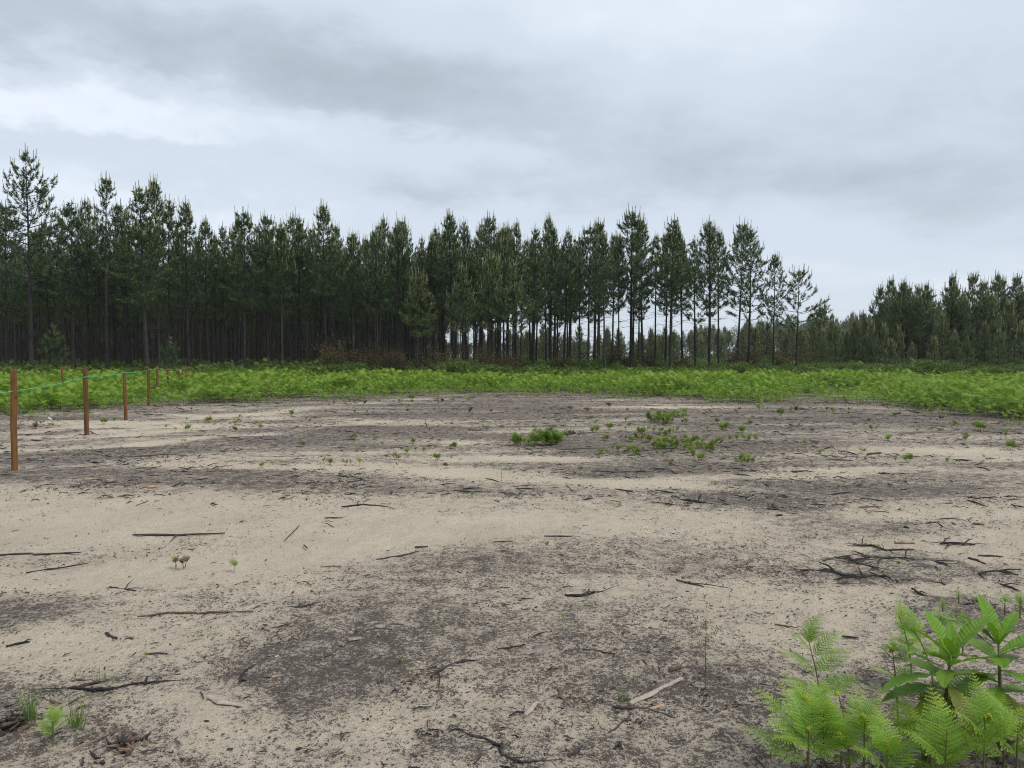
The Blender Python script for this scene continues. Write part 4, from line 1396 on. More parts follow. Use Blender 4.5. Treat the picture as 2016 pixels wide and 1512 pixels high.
stick([(1838, 1148), (1855, 1150), (1862, 1153)], 4, S, 'stick', 'tiny forked twig above the grass by the broad-leaved plant', fork=[(0.6, (1852, 1143), .02)])
stick([(1970, 1152), (1990, 1158), (2010, 1166)], 5, S, 'stick', 'thin dark twig at the right edge above the small ferns', fork=[(0.2, (2005, 1154), .01)])
stick([(1658, 1255), (1690, 1258)], 6, S, 'stick', 'short dark stick just above the left fern plant', knots=False)
stick([(1526, 1230), (1550, 1235), (1572, 1238)], 4, SB, 'stick', 'thin brown stick on the pale sand above the left fern')
stick([(1100, 886), (1150, 884), (1205, 883)], 4, S, 'stick', 'long dark stick below the round bracken clump')
stick([(1165, 929), (1220, 931), (1272, 931)], 5, S, 'stick', 'long dark stick on the burnt strip below the small ferns')
stick([(1625, 906), (1680, 908)], 4, S, 'stick', 'long dark stick among small ferns at the right')
stick([(1115, 956), (1130, 968)], 5, WP, 'stick', 'short pale slanting stick below the burnt strip', knots=False)
stick([(1705, 897), (1735, 893)], 7, S, 'stick', 'thick dark stick right of the long one among small ferns')
stick([(945, 817), (975, 813), (992, 813)], 5, SB, 'stick', 'bowed brown stick on dark soil before the bracken')
stick([(875, 916), (880, 917)], 11, SB, 'soil_clod', 'small dark lump on the bright sand streak', 'clod', knots=False)
stick([(1655, 931), (1668, 929)], 5, WP, 'wood_chip', 'small pale chip above the dark strip on the right', 'wood piece', knots=False)
stick([(120, 1492), (170, 1470), (215, 1448)], 7, SB, 'stick', 'reddish half-buried stick in the bottom left corner')
stick([(196, 1462), (208, 1455)], 9, S, 'stick', 'short black stub on the reddish stick in the corner')
stick([(248, 1462), (262, 1458)], 14, S, 'bark_piece', 'black bark lump near the bottom left corner', 'bark', flat=0.6)
stick([(225, 1490), (250, 1478)], 10, SB, 'bark_piece', 'brown bark flake beside the black bark lump', 'bark', flat=0.4)
stick([(208, 1248), (218, 1256), (230, 1259)], 7, S, 'stick', 'short dark twig with a knob on bright sand at left')
stick([(248, 1259), (263, 1259)], 9, S, 'bark_piece', 'dark bark flake right of the knobbed twig', 'bark', flat=0.5)
stick([(12, 1275), (40, 1268), (58, 1265)], 5, S, 'stick', 'dark twig on bright sand by the left edge', fork=[(0.7, (62, 1262), .01)])
stick([(288, 1289), (330, 1289)], 5, S, 'stick', 'small dark stick behind a tiny sprout on bright sand')
stick([(215, 1157), (245, 1162), (268, 1165)], 4, S, 'stick', 'thin twig with an upright thorn on bright sand', fork=[(0.5, (262, 1150), .05), (0.6, (283, 1162), .02)])
stick([(632, 1118), (650, 1117), (672, 1116)], 5, SB, 'stick', 'short brown stick on bright sand above the burnt patch')
stick([(638, 1021), (676, 1021)], 4, S, 'stick', 'dark stick right of the long straight one')
stick([(590, 1035), (560, 1066)], 3, S, 'stick', 'thin dark stick below and right of the long straight one')
stick([(1070, 1057), (1132, 1057)], 4, S, 'stick', 'straight dark stick above a grassy tuft right of centre')
stick([(970, 1068), (1010, 1067)], 3, S, 'stick', 'thin dark twig left of the straight one right of centre')
stick([(1310, 1383), (1309, 1410), (1318, 1438)], 3, WO, 'grass_stalk', 'thin arched orange stalk across the charred curved branch', 'stalk', knots=False)

# mounds of burnt root litter at the bottom left corner
for (u, v, w, lab) in ((8, 1440, 0.10, 'dark crumbly clump of burnt roots in the left bottom corner'), (245, 1472, 0.07, 'low heap of bark crumbs near the bottom left'),
                       (1925, 1188, 0.05, 'dark burnt stump tuft behind the broad-leaved plant'), (1255, 862, 0.16, 'brown dead fern stump right of the round bracken clump'),
                       (1122, 855, 0.15, 'brown dead fern tuft just right of the round bracken clump')):
    c = gnd(u, v)
    rd = random.Random(int(u))
    mb = MB()
    for k in range(46):
        a = rd.uniform(0, 6.28); r_ = abs(rd.gauss(0, w))
        p = Vector((math.cos(a) * r_, math.sin(a) * r_, max(0, w * 0.5 - r_ * 0.3) * rd.random()))
        d = Vector((rd.uniform(-1, 1), rd.uniform(-1, 1), rd.uniform(-.1, 0.9))).normalized() * w * rd.uniform(0.3, 0.9)
        tube(mb, [p - d * 0.3, p, p + d * 0.7], [w * 0.03, w * rd.uniform(0.06, 0.14), w * 0.03], 5, rd.randrange(2), jit=0.3, rnd=rd)
    o = mb.build('litter_clump', [M['stick'], M['stick_brown']])
    o.location = c
    tag(o, lab, 'litter clump', kind='stuff')

# ================================================================== fence posts and string
POSTS = [(28, 927, 727, 12.5), (171, 856, 725, 9.5), (248, 827, 730, 7.0), (293, 800, 724, 5.6), (310, 785, 721, 5.0), (331, 778, 725, 4.4),
         (352, 768, 725, 3.6), (360, 766, 723, 3.4), (367, 763, 722, 3.2), (373, 761, 721, 3.1)]
PLAB = ['nearest and tallest orange-brown wooden fence post at the left edge', 'second fence post from the nearest one, standing on sand', 'third fence post from the nearest one, on the bracken edge',
        'fourth fence post from the nearest one, at the bracken rim', 'fifth fence post from the nearest, standing in bracken', 'sixth fence post from the nearest, sunk in bracken',
        'seventh fence post, first of the four bunched far ones', 'eighth fence post, second of the four bunched far ones', 'ninth fence post, third of the four bunched far ones', 'last and farthest fence post of the row']
post_top = []


def fence_post(base, h, r, label, lean=(0, 0), seed=0):
    rd = random.Random(seed)
    e = empty('fence_post', base)
    mb = MB()
    zs = [-0.15, 0, h * 0.2, h * 0.45, h * 0.7, h * 0.9, h - 0.012, h]
    pts_ = [Vector((lean[0] * z + rd.uniform(-.1, .1) * r, lean[1] * z + rd.uniform(-.1, .1) * r, z)) for z in zs]
    rad = [r * rd.uniform(0.96, 1.05) for _ in zs]
    rad[-1] = r * 0.88
    tube(mb, pts_, rad, 14, 0, cap=False, jit=0.02, rnd=rd)
    mb.build('shaft', [M['post']], e, smooth=True)
    mb = MB()
    t = pts_[-1]
    ring = [(t.x + math.cos(k / 14 * 6.283) * r * 0.86, t.y + math.sin(k / 14 * 6.283) * r * 0.86, h + 0.001) for k in range(14)]
    ring += [(t.x, t.y, h + 0.005)]
    mb.add(ring, [(k, (k + 1) % 14, 14) for k in range(14)])
    mb.build('sawn_end', [M['post_end']], e)
    tag(e, label, 'post', 'wooden fence posts')
    return e, Vector(base) + pts_[-1]


for i, (u, vb, vt, wpx) in enumerate(POSTS):
    d_ = ray(u, vb)
    g = gnd(u, vb)
    tp = at(u, vt, g.y)
    h = tp.z - g.z
    r = wpx * g.y / FPX * 0.45
    fence_post((g.x, g.y, g.z), h, r, PLAB[i], (rng.uniform(-.012, .012) + (0.013 if i == 0 else 0), rng.uniform(-.01, .01)), i + 5)
    post_top.append((g, h, r))
# lone leaning post in the bracken
p = at(123, 722, 30)
q = at(127, 760, 30)
fence_post((q.x, 30, H1(q.x, 30)), p.z - H1(q.x, 30), 0.036, 'lone leaning post standing behind the fence line in the bracken', (-0.09, 0.0), 77)
# post just outside the picture that holds the string
og = Vector((-5.2, 6.3, 0)); og.z = H1(og.x, og.y)
fence_post(tuple(og), 1.35, 0.042, 'fence post before the nearest one, just outside the left edge', (0, 0), 88)

SV = [770, 741, 733, 728, 724, 727, 727, 725, 724, 723]
mb = MB()
sp_ = [Vector((og.x + 0.04, og.y - 0.02, og.z + 1.18))]
for i, (g, h, r) in enumerate(post_top):
    s = at(POSTS[i][0], SV[i], g.y)
    sp_.append(Vector((g.x + r * 0.9, g.y - r * 0.9, min(s.z, g.z + h - 0.02))))
fine = []
for i in range(len(sp_) - 1):
    for k in range(8):
        t = k / 8
        q = sp_[i].lerp(sp_[i + 1], t)
        q.z -= 0.03 * math.sin(math.pi * t)
        fine.append(q)
fine.append(sp_[-1])
c0 = Vector((og.x, og.y, og.z))
tube(mb, [q - c0 for q in fine], [0.006] * len(fine), 5, 0)
o = mb.build('fence_string', [M['string']], smooth=True)
o.location = c0
tag(o, 'thin green string stretched along the wooden fence posts', 'string')

# ================================================================== ferns growing singly
RDF = random.Random(55)
FR = []
for i in range(5):
    V, F, T_ = frond_arrays(1.0, 0.36, 15, 10, RDF, arch=0.16, droop=0.34, start=0.08, plump=0.86)
    mb = MB(); mb.add(V, F, 0, T_)
    FR.append(mb.mesh('frond', [M['bracken_near']]))


def fiddle_mesh():
    mb = MB()
    pts_ = []
    for k in range(16):
        t = k / 15
        a = t * 4.6
        r_ = 0.5 * (1 - t * 0.8)
        pts_.append(Vector((0, 0.5 - r_ * math.cos(a), 0.1 + r_ * math.sin(a) + 0.2)))
    tube(mb, pts_, [0.09 * (1 - 0.5 * k / 15) for k in range(16)], 5, 0, 1.0)
    rd = random.Random(3)
    for k, p in enumerate(pts_):
        for _ in range(5):
            d = Vector((rd.uniform(-1, 1), rd.uniform(-.6, .6), rd.uniform(-.6, .6))) * 0.28
            b = [tuple(p), tuple(p + d + Vector((0, 0.08, 0))), tuple(p + d * 1.4), tuple(p + d - Vector((0, 0.08, 0.03)))]
            mb.add(b, [(0, 1, 2, 3)], 0, 0.9)
    return mb.mesh('curled_tip', [M['bracken_near']])


FID = fiddle_mesh()


def bracken_plant(base, h, lean, label, spec, seed, name='bracken_plant', group='bracken plants at the bottom right', tip=True, rz=0.0):
    """spec: (height fraction, azimuth deg from +X, elevation deg, length)"""
    rd = random.Random(seed)
    e = empty(name, base, rz)
    mb = MB()
    lv = Vector((lean[0], lean[1], 0))

    def stem(t):
        return Vector((0, 0, h * t)) + lv * (h * t * t)
    tube(mb, [stem(t) - Vector((0, 0, 0.03 if t == 0 else 0)) for t in (0, .25, .5, .75, 1)], [0.0042, 0.004, 0.0034, 0.0026, 0.0016], 6, 0, cap=False)
    mb.build('stem', [M['bracken_stem']], e, smooth=True)
    for (fr, a, el_, ln) in spec:
        o = link_mesh('frond', FR[rd.randrange(5)], e)
        o.matrix_local = frond_matrix(stem(fr), R(a + rd.uniform(-8, 8)), R(el_ + 9), ln * 1.12, rd.uniform(-.35, .35))
    if tip:
        o = link_mesh('curled_tip', FID, e)
        s = 0.030 * rd.uniform(0.8, 1.2)
        o.matrix_local = Matrix.Translation(stem(0.985)) @ Matrix.Rotation(rd.uniform(0, 6.28), 4, 'Z') @ Matrix.Scale(s, 4)
    tag(e, label, 'fern', group)
    return e


def opp(fr, a, el_, ln):
    return [(fr, a, el_, ln), (fr + 0.015, a + 180, el_ + 4, ln * 0.95)]


# big foreground plants: base pixel on the ground, top pixel
def fern_at(ub, vb, vt, label, spec, seed, lean=(0, 0), tip=True, ut=None):
    g = gnd(ub, vb)
    t = at(ut if ut is not None else ub, vt, g.y)
    h = t.z - g.z
    if ut is not None:
        lean = ((t.x - g.x) / h, lean[1])
    return bracken_plant(g, h, lean, label, spec, seed, tip=tip)


fern_at(1622, 1478, 1262, 'tall bracken plant with yellow tip at the upper left of the fern group',
        opp(.52, 10, 18, .20) + opp(.70, 20, 30, .21) + opp(.86, 0, 42, .17) + [(.97, 30, 62, .15), (.98, 95, 74, .11)], 1, ut=1592)
fern_at(1768, 1478, 1280, 'upright bracken plant with two yellow curls left of the broad-leaved plant',
        opp(.55, 5, 12, .17) + opp(.72, 25, 22, .15) + opp(.87, -10, 40, .12) + [(.97, 60, 70, .08)], 2, ut=1757)
fern_at(1795, 1345, 1212, 'narrow bracken plant standing edge-on behind the others',
        [(.45, 80, 40, .15), (.55, 265, 40, .13), (.68, 90, 55, .14), (.75, 250, 55, .12), (.9, 100, 72, .12)], 3, ut=1770)
fern_at(1838, 1370, 1240, 'feathery bracken plant between the edge-on one and the broad leaves',
        [(.5, 150, 35, .18), (.7, 165, 48, .20), (.82, 120, 60, .19), (.95, 140, 66, .15), (.6, 20, 30, .12)], 4, ut=1800)
fern_at(1590, 1565, 1440, 'low bracken plant spreading leftmost at the bottom edge',
        [(.5, 160, 22, .26), (.7, 140, 40, .27), (.85, 110, 52, .22), (.6, 20, 25, .20), (.9, 60, 60, .16), (.75, 200, 25, .18)], 5)
fern_at(1620, 1545, 1410, 'dense bracken plant in the middle of the bottom fern group',
        opp(.5, 30, 25, .22) + opp(.7, 100, 38, .20) + opp(.85, 60, 52, .18) + [(.95, 120, 66, .16)], 6)
fern_at(1672, 1525, 1372, 'bracken plant with a thin bare stem and yellow curl in mid group',
        [(.45, 200, 20, .20), (.45, 20, 20, .20), (.6, 330, 24, .17), (.62, 150, 30, .16)], 7, ut=1652)
fern_at(1700, 1550, 1415, 'bracken plant with yellowish young fronds right of the bare stem',
        opp(.55, 0, 28, .22) + opp(.75, 70, 44, .19) + opp(.9, 20, 58, .14), 8)
fern_at(1745, 1590, 1475, 'low bracken plant cut by the bottom edge below the bare soil',
        opp(.6, 20, 35, .20) + opp(.85, 80, 50, .18) + [(.9, 140, 60, .15)], 9)
fern_at(1860, 1600, 1440, 'upright single-fronded bracken plant below the broad leaves',
        [(.55, 95, 68, .26), (.7, 80, 74, .20), (.6, 170, 40, .18), (.6, 10, 36, .17)], 10, tip=False)
fern_at(1935, 1590, 1415, 'yellow-tipped bracken plant rising from the bottom right corner',
        opp(.6, 90, 62, .20) + opp(.75, 10, 38, .20) + [(.9, 100, 72, .18), (.92, 60, 60, .14)], 11)
fern_at(2000, 1570, 1430, 'bracken plant cut by the right edge at the bottom corner',
        opp(.6, 170, 30, .22) + opp(.85, 120, 50, .18), 12)
fern_at(1870, 1490, 1372, 'bracken plant with arching frond in the shade of the broad leaves',
        [(.6, 40, 32, .22), (.8, 20, 46, .22), (.7, 160, 28, .19), (.85, 190, 36, .17)], 13, tip=True)
fern_at(1815, 1500, 1372, 'bracken plant with a frond arching right at the foot of the broad leaves',
        [(.7, 5, 30, .19), (.85, 15, 42, .16), (.7, 190, 25, .16)], 14)
fern_at(1850, 1290, 1213, 'small fern behind the broad-leaved plant, left one of two',
        [(.6, 160, 40, .10), (.7, 10, 25, .12), (.9, 120, 62, .09), (.8, 30, 45, .10)], 15, tip=False)
fern_at(1895, 1295, 1228, 'small fern behind the broad-leaved plant, right one of two',
        [(.5, 20, 30, .11), (.7, 130, 50, .10), (.9, 80, 66, .09)], 16, tip=False)
fern_at(1978, 1212, 1180, 'tiny fern seedling second from the right edge above the broad leaves',
        [(.6, 150, 40, .08), (.8, 30, 40, .08), (.9, 100, 60, .06)], 17, tip=False)
fern_at(2008, 1218, 1176, 'tiny upright fern seedling right at the edge above the broad leaves',
        [(.5, 110, 66, .10), (.7, 80, 72, .09), (.6, 20, 40, .07)], 18, tip=False)
fern_at(1856, 1208, 1186, 'tiny fern seedling left of the dark grass tuft',
        [(.4, 150, 30, .06), (.4, 20, 30, .06), (.8, 90, 60, .05), (.6, 250, 40, .05)], 19, tip=False)
fern_at(1887, 1190, 1170, 'tiny pale fern seedling between the dark stump and the sand',
        [(.5, 130, 40, .05), (.5, 40, 40, .05), (.9, 90, 70, .05)], 20, tip=False)
fern_at(1590, 1520, 1385, 'bracken plant filling the group below the tall left one', opp(.5, 20, 22, .2) + opp(.7, 80, 36, .2) + opp(.88, 140, 52, .17), 31)
fern_at(1655, 1560, 1455, 'low bracken plant at the bottom edge in mid group', opp(.5, 0, 28, .2) + opp(.75, 60, 42, .18) + [(.9, 110, 60, .16)], 32)
fern_at(1785, 1530, 1425, 'bracken plant in the gap under the upright plant', opp(.5, 10, 26, .18) + opp(.8, 70, 45, .17), 33)
fern_at(1830, 1570, 1475, 'low bracken plant at the bottom edge under the broad leaves', opp(.5, 15, 30, .2) + opp(.8, 90, 48, .18), 34)
fern_at(1975, 1540, 1440, 'bracken plant under the right leafy stem', opp(.5, 160, 26, .2) + opp(.75, 100, 44, .19) + [(.9, 60, 60, .15)], 35)
# little bright fern at the bottom left
fern_at(105, 1468, 1420, 'small bright yellow-green fern between the two grass tufts',
        [(.4, 165, 35, .10), (.55, 20, 35, .11), (.7, 130, 55, .10), (.75, 60, 55, .10), (.5, 270, 40, .08), (.9, 95, 70, .08)], 21, tip=False)

# ------------------------------------------------------------------ broad-leaved plant
def leaf_mesh(seed, tone=0.0, ratio=0.36, bend=0.5, fold=0.25, teeth=22):
    rd = random.Random(seed)
    n_s, n_t = 36, 8
    V, F, T_, UV = [], [], [], []
    for i in range(n_s + 1):
        s = i / n_s
        prof = (math.sin(math.pi * min(1, s ** 0.88)) ** 0.85) * (0.55 + 0.55 * s) if 0 < s < 1 else 0.0
        wdt = ratio * 0.5 * prof * 1.05
        saw = 1 + 0.055 * ((s * teeth) % 1.0) if 0.12 < s < 0.97 else 1
        ang = bend * s * s
        cx_, cz_ = 0, 0
        y_ = s * (1 - 0.14 * bend * s * s)
        z_ = 0.14 * s - bend * 0.5 * s * s
        for j in range(n_t + 1):
            t = 2 * j / n_t - 1
            ww = wdt * (saw if abs(t) > 0.9 else 1)
            x_ = t * ww
            z2 = z_ + fold * abs(t) * wdt - 0.10 * wdt * t * t + 0.012 * math.sin(s * 34 + abs(t) * -3) * abs(t) * (wdt / (ratio * 0.5))
            V.append((x_ + 0.03 * math.sin(3 * s + seed) * s, y_, z2))
            T_.append(min(1, max(0, tone + 0.15 * max(0, s - 0.8))))
            UV.append((s, (t + 1) / 2))
    for i in range(n_s):
        for j in range(n_t):
            a = i * (n_t + 1) + j
            F.append((a, a + 1, a + n_t + 2, a + n_t + 1))
    me = bpy.data.meshes.new('leaf')
    me.from_pydata(V, [], F)
    me.materials.append(M['broad'])
    a = me.attributes.new('tone', 'FLOAT', 'POINT'); a.data.foreach_set('value', np.array(T_, dtype=np.float32))
    uvl = me.uv_layers.new(name='leaf')
    li = np.zeros(len(me.loops), dtype=np.int32); me.loops.foreach_get('vertex_index', li)
    uvl.data.foreach_set('uv', np.array(UV, dtype=np.float32)[li].ravel())
    me.polygons.foreach_set('use_smooth', np.ones(len(F), dtype=bool))
    me.update()
    return me


LV = [leaf_mesh(1, 0.0, 0.31, 0.55), leaf_mesh(2, 0.0, 0.35, 0.36), leaf_mesh(3, 0.08, 0.37, 0.75), leaf_mesh(4, 0.75, 0.46, 0.9), leaf_mesh(5, 0.35, 0.40, 0.7),
      leaf_mesh(6, 0.22, 0.30, 0.62), leaf_mesh(7, 0.14, 0.36, 0.45), leaf_mesh(8, 0.45, 0.36, 0.85)]


def broad_plant():
    gb = gnd(1905, 1505)
    e = empty('broad_leaved_plant', gb)
    stems = []
    for (ub, vb, ut, vt, yy) in ((1815, 1498, 1872, 1290, 0.0), (1962, 1500, 1966, 1268, 0.10)):
        b = gnd(ub, vb)
        t = at(ut, vt, gb.y + yy)
        b_, t_ = b - gb, t - gb
        mid_ = b_.lerp(t_, 0.55) + Vector((0.01 if ub > 1900 else 0.028, 0, 0.0))
        mb = MB()
        tube(mb, [b_ - Vector((0, 0, .03)), b_.lerp(mid_, .5), mid_, mid_.lerp(t_, .5), t_], [0.0085, 0.008, 0.007, 0.006, 0.004], 8, 0)
        mb.build('stem', [M['bracken_stem']], e, smooth=True)
        stems.append((b_, mid_, t_))

    def put(si, fr, a, el_, ln, kind, roll=0.0):
        b_, m_2, t_ = stems[si]
        p_ = b_.lerp(m_2, fr / 0.55) if fr < 0.55 else m_2.lerp(t_, (fr - 0.55) / 0.45)
        o_ = link_mesh('leaf', LV[kind if kind > 2 or rng.random() < 0.7 else 5 + kind], e)
        o_.matrix_local = frond_matrix(p_, R(a), R(el_ - (10 if el_ < 60 else 14)), ln * 1.32, roll)
        return o_
    # azimuth from +X (right), 90 = away from the camera, 270 = towards it
    for (fr, a, el_, ln, k, ro) in (
            (.98, 165, 50, .19, 0, .3), (.99, 110, 68, .15, 1, 0), (.99, 20, 48, .20, 1, -.2), (1.0, 60, 70, .11, 0, 0), (1.0, 230, 72, .10, 0, 0),
            (.93, 200, 34, .20, 0, .3), (.92, 335, 28, .15, 1, -.4), (.90, 270, 40, .13, 1, 0), (.84, 150, 30, .21, 0, .2), (.80, 190, 12, .24, 0, .2),
            (.78, 20, 18, .18, 2, -.2), (.72, 280, -18, .15, 3, 0), (.66, 330, -5, .15, 4, 0), (.60, 210, 5, .22, 2, .2), (.5, 80, 5, .18, 2, 0), (.42, 300, -5, .15, 2, 0), (.35, 190, 10, .14, 4, 0), (.88, 60, 25, .18, 1, 0), (.86, 235, 22, .17, 0, .2), (.76, 110, 16, .18, 1, 0), (.68, 165, 6, .2, 2, 0), (.55, 30, 4, .18, 2, 0), (.52, 250, -8, .16, 2, 0)):
        put(0, fr, a, el_, ln, k, ro)
    for (fr, a, el_, ln, k, ro) in (
            (.98, 170, 52, .20, 0, .2), (.99, 100, 76, .16, 1, 0), (.99, 35, 50, .16, 0, -.2), (1.0, 200, 74, .12, 0, 0), (1.0, 300, 70, .10, 0, 0),
            (.92, 150, 45, .22, 0, .2), (.92, 10, 26, .22, 1, -.2), (.90, 320, 40, .15, 1, -.3), (.82, 185, 28, .21, 0, .3), (.80, 40, 22, .17, 2, 0),
            (.74, 195, 6, .20, 2, .2), (.72, 345, 14, .19, 1, -.3), (.60, 262, -12, .17, 3, 0), (.58, 20, 8, .20, 4, 0), (.5, 340, -5, .20, 2, 0), (.42, 310, -12, .17, 4, 0),
            (.88, 240, 20, .15, 1, .2), (.84, 95, 20, .18, 1, 0), (.78, 290, 10, .15, 0, 0), (.66, 120, 12, .18, 2, 0), (.64, 225, 2, .18, 2, 0), (.48, 170, 4, .18, 2, 0), (.46, 70, 4, .17, 2, 0),
            (.35, 200, 0, .17, 2, 0), (.30, 20, -5, .16, 4, 0), (.2, 330, -8, .13, 3, 0)):
        put(1, fr, a, el_, ln, k, ro)
    tag(e, 'broad-leaved plant with two leafy stems of toothed glossy green leaves', 'plant')


broad_plant()

# ------------------------------------------------------------------ small sprouts and clumps of bracken on the sand
def sprout_mesh(seed, h=0.22, nfr=5, mat='bracken_dull'):
    rd = random.Random(seed)
    mb = MB()
    for k in range(nfr):
        a = rd.uniform(0, 6.28)
        b = Vector((rd.gauss(0, .03), rd.gauss(0, .03), -0.02))
        t = b + Vector((math.cos(a) * 0.12 * h, math.sin(a) * 0.12 * h, h * rd.uniform(0.18, 0.5)))
        tube(mb, [b, b.lerp(t, .5), t], [0.004, 0.0035, 0.002], 4, 1, cap=False)
        for j in range(4):
            ln = h * rd.uniform(0.5, 0.85)
            V, F, T_ = frond_arrays(ln, ln * 0.36, 8, 5, rd, arch=0.2, droop=0.3, plump=1.25)
            mb.add(xf(V, frond_matrix(t, a + rd.uniform(-1.6, 1.6), R(rd.uniform(38, 82)), 1, rd.uniform(-.4, .4))), F, 0, np.minimum(1, T_ + 0.15))
    return mb.mesh('sprout', [M[mat], M['bracken_stem']])


SPM = [sprout_mesh(500, .20, 3), sprout_mesh(501, .24, 4), sprout_mesh(502, .18, 2), sprout_mesh(503, .26, 5), sprout_mesh(504, .22, 1)]
SPM_D = [sprout_mesh(510, .16, 3, 'dead_bracken'), sprout_mesh(511, .13, 2, 'dead_bracken')]
CLUMP = sprout_mesh(520, .40, 26)


def clump_mesh(seed, w, h, nst):
    rd = random.Random(seed)
    mb = MB()
    for k in range(nst):
        a = rd.uniform(0, 6.28); r_ = math.sqrt(rd.random()) * w
        b = Vector((math.cos(a) * r_, math.sin(a) * r_ * 0.7, -0.02))
        hh = h * (1 - 0.4 * (r_ / w) ** 2) * rd.uniform(0.6, 1.0)
        t = b + Vector((math.cos(a) * 0.06, math.sin(a) * 0.06, hh * 0.6))
        tube(mb, [b, t], [0.004, 0.002], 4, 1, cap=False)
        top_ = t
        for j in range(7):
            ln = hh * rd.uniform(0.5, 0.75)
            t = b.lerp(top_, rd.uniform(0.25, 1.0))
            V, F, T_ = frond_arrays(ln, ln * 0.38, 8, 5, rd, arch=0.2, droop=0.35, plump=1.3)
            mb.add(xf(V, frond_matrix(t, rd.uniform(0, 6.28), R(rd.uniform(25, 80)), 1, rd.uniform(-.4, .4))), F, 0, np.minimum(1, T_ + 0.1))
    return mb.mesh('clump', [M['bracken_dull'], M['bracken_stem']])


def put_mesh(me, name, u, v, sc, label, cat, group, rz=None):
    o_ = link_mesh(name, me)
    o_.location = gnd(u, v)
    o_.rotation_euler = (0, 0, rng.uniform(0, 6.28) if rz is None else rz)
    o_.scale = (sc, sc, sc)
    tag(o_, label, cat, group)
    return o_


put_mesh(clump_mesh(600, 0.42, 0.46, 38), 'bracken_clump', 1056, 876, 1.0, 'round green bracken clump standing alone on the sand, largest of them', 'fern', 'bracken clumps on the sand', rz=0.1)
put_mesh(clump_mesh(601, 0.16, 0.42, 8), 'bracken_clump', 1092, 868, 1.0, 'smaller bracken tuft joined to the right of the largest clump', 'fern', 'bracken clumps on the sand')
put_mesh(clump_mesh(602, 0.36, 0.40, 22), 'bracken_clump', 1300, 832, 1.0, 'dense bracken clump nearest before the bracken bed, right of centre', 'fern', 'bracken clumps on the sand')
put_mesh(clump_mesh(603, 0.18, 0.38, 9), 'bracken_clump', 1337, 822, 1.0, 'upright bracken tuft just right of the dense clump', 'fern', 'bracken clumps on the sand')
put_mesh(clump_mesh(604, 0.30, 0.36, 16), 'bracken_clump', 1376, 887, 0.8, 'bracken tuft in the middle of the scattered small ferns', 'fern', 'bracken clumps on the sand')
put_mesh(clump_mesh(605, 0.24, 0.34, 12), 'bracken_clump', 1315, 884, 0.8, 'bracken tuft left of the middle one among small ferns', 'fern', 'bracken clumps on the sand')
put_mesh(clump_mesh(606, 0.26, 0.3, 10), 'bracken_clump', 1465, 910, 0.7, 'low bracken tuft at the lower rim of the scattered ferns', 'fern', 'bracken clumps on the sand')
SPR = [(1212, 890, 1.3), (1240, 890, 1.4), (1230, 850, 1.3), (1260, 858, 1.2), (1288, 856, 1.4), (1325, 858, 1.3), (1345, 835, 1.1), (1390, 850, 1.5), (1425, 848, 1.3), (1440, 870, 1.1), (1480, 872, 1.4), (1410, 880, 1.2),
       (1500, 830, 1.3), (1480, 838, 1.0), (1255, 905, 1.0), (1182, 900, 0.9), (1172, 855, 1.2), (1200, 850, 1.0), (1190, 870, 1.0), (1550, 870, 1.1), (1580, 875, 1.0), (1615, 895, 1.2), (1640, 892, 1.0), (1600, 850, 1.0),
       (1660, 835, 1.2), (1720, 850, 1.2), (1750, 870, 1.2), (1765, 908, 1.2), (1785, 912, 1.0), (1800, 850, 1.1), (1850, 850, 1.0), (1905, 866, 1.1), (1955, 885, 1.4), (1990, 888, 1.5), (1935, 905, 1.0), (1700, 890, 1.0), (1870, 910, 0.8),
       (1020, 890, 1.0), (1140, 925, 0.7), (1003, 935, 1.0), (960, 845, 1.1), (985, 845, 1.0), (930, 820, 1.1), (890, 885, 1.3), (838, 895, 1.1), (798, 895, 1.3), (785, 905, 1.2), (815, 892, 1.0), (862, 905, 1.0), (708, 920, 1.2), (682, 918, 1.0),
       (650, 915, 0.9), (636, 912, 1.0), (595, 880, 1.2), (550, 918, 1.1), (520, 920, 1.2), (692, 865, 1.2), (752, 878, 1.0), (812, 872, 0.9), (330, 845, 1.3), (345, 848, 1.1), (368, 847, 1.2), (430, 850, 0.9), (205, 832, 1.2), (232, 830, 1.1), (100, 840, 0.9),
       (500, 838, 0.9), (560, 822, 1.0), (610, 830, 0.9), (660, 812, 1.0), (720, 815, 0.9), (800, 812, 1.1), (1060, 800, 1.2), (1120, 808, 1.2), (1160, 812, 1.2), (1210, 818, 1.2), (1100, 830, 1.1), (1235, 812, 1.1),
       (1535, 818, 1.6), (1560, 812, 1.5), (1500, 808, 1.4), (1640, 812, 1.4), (1700, 812, 1.4), (1760, 822, 1.5), (1830, 832, 1.4), (1880, 842, 1.4), (1450, 812, 1.3), (1400, 812, 1.2), (1930, 850, 1.5), (1980, 858, 1.5), (80, 835, 1.4), (55, 828, 1.6), (160, 815, 1.3)]


def sprout_label(u, what='small green bracken sprout', g_='bracken sprouts'):
    for lim_, w_ in ((400, 'near the fence posts'), (950, 'on the burnt streaks left of the round clump'), (1200, 'around the round bracken clump'), (1520, 'among the bracken tufts right of the clump')):
        if u < lim_: return what + ' ' + w_, 'fern', g_ + ' ' + w_
    return what + ' on dark soil right of the bracken tufts', 'fern', g_ + ' on the right dark soil'


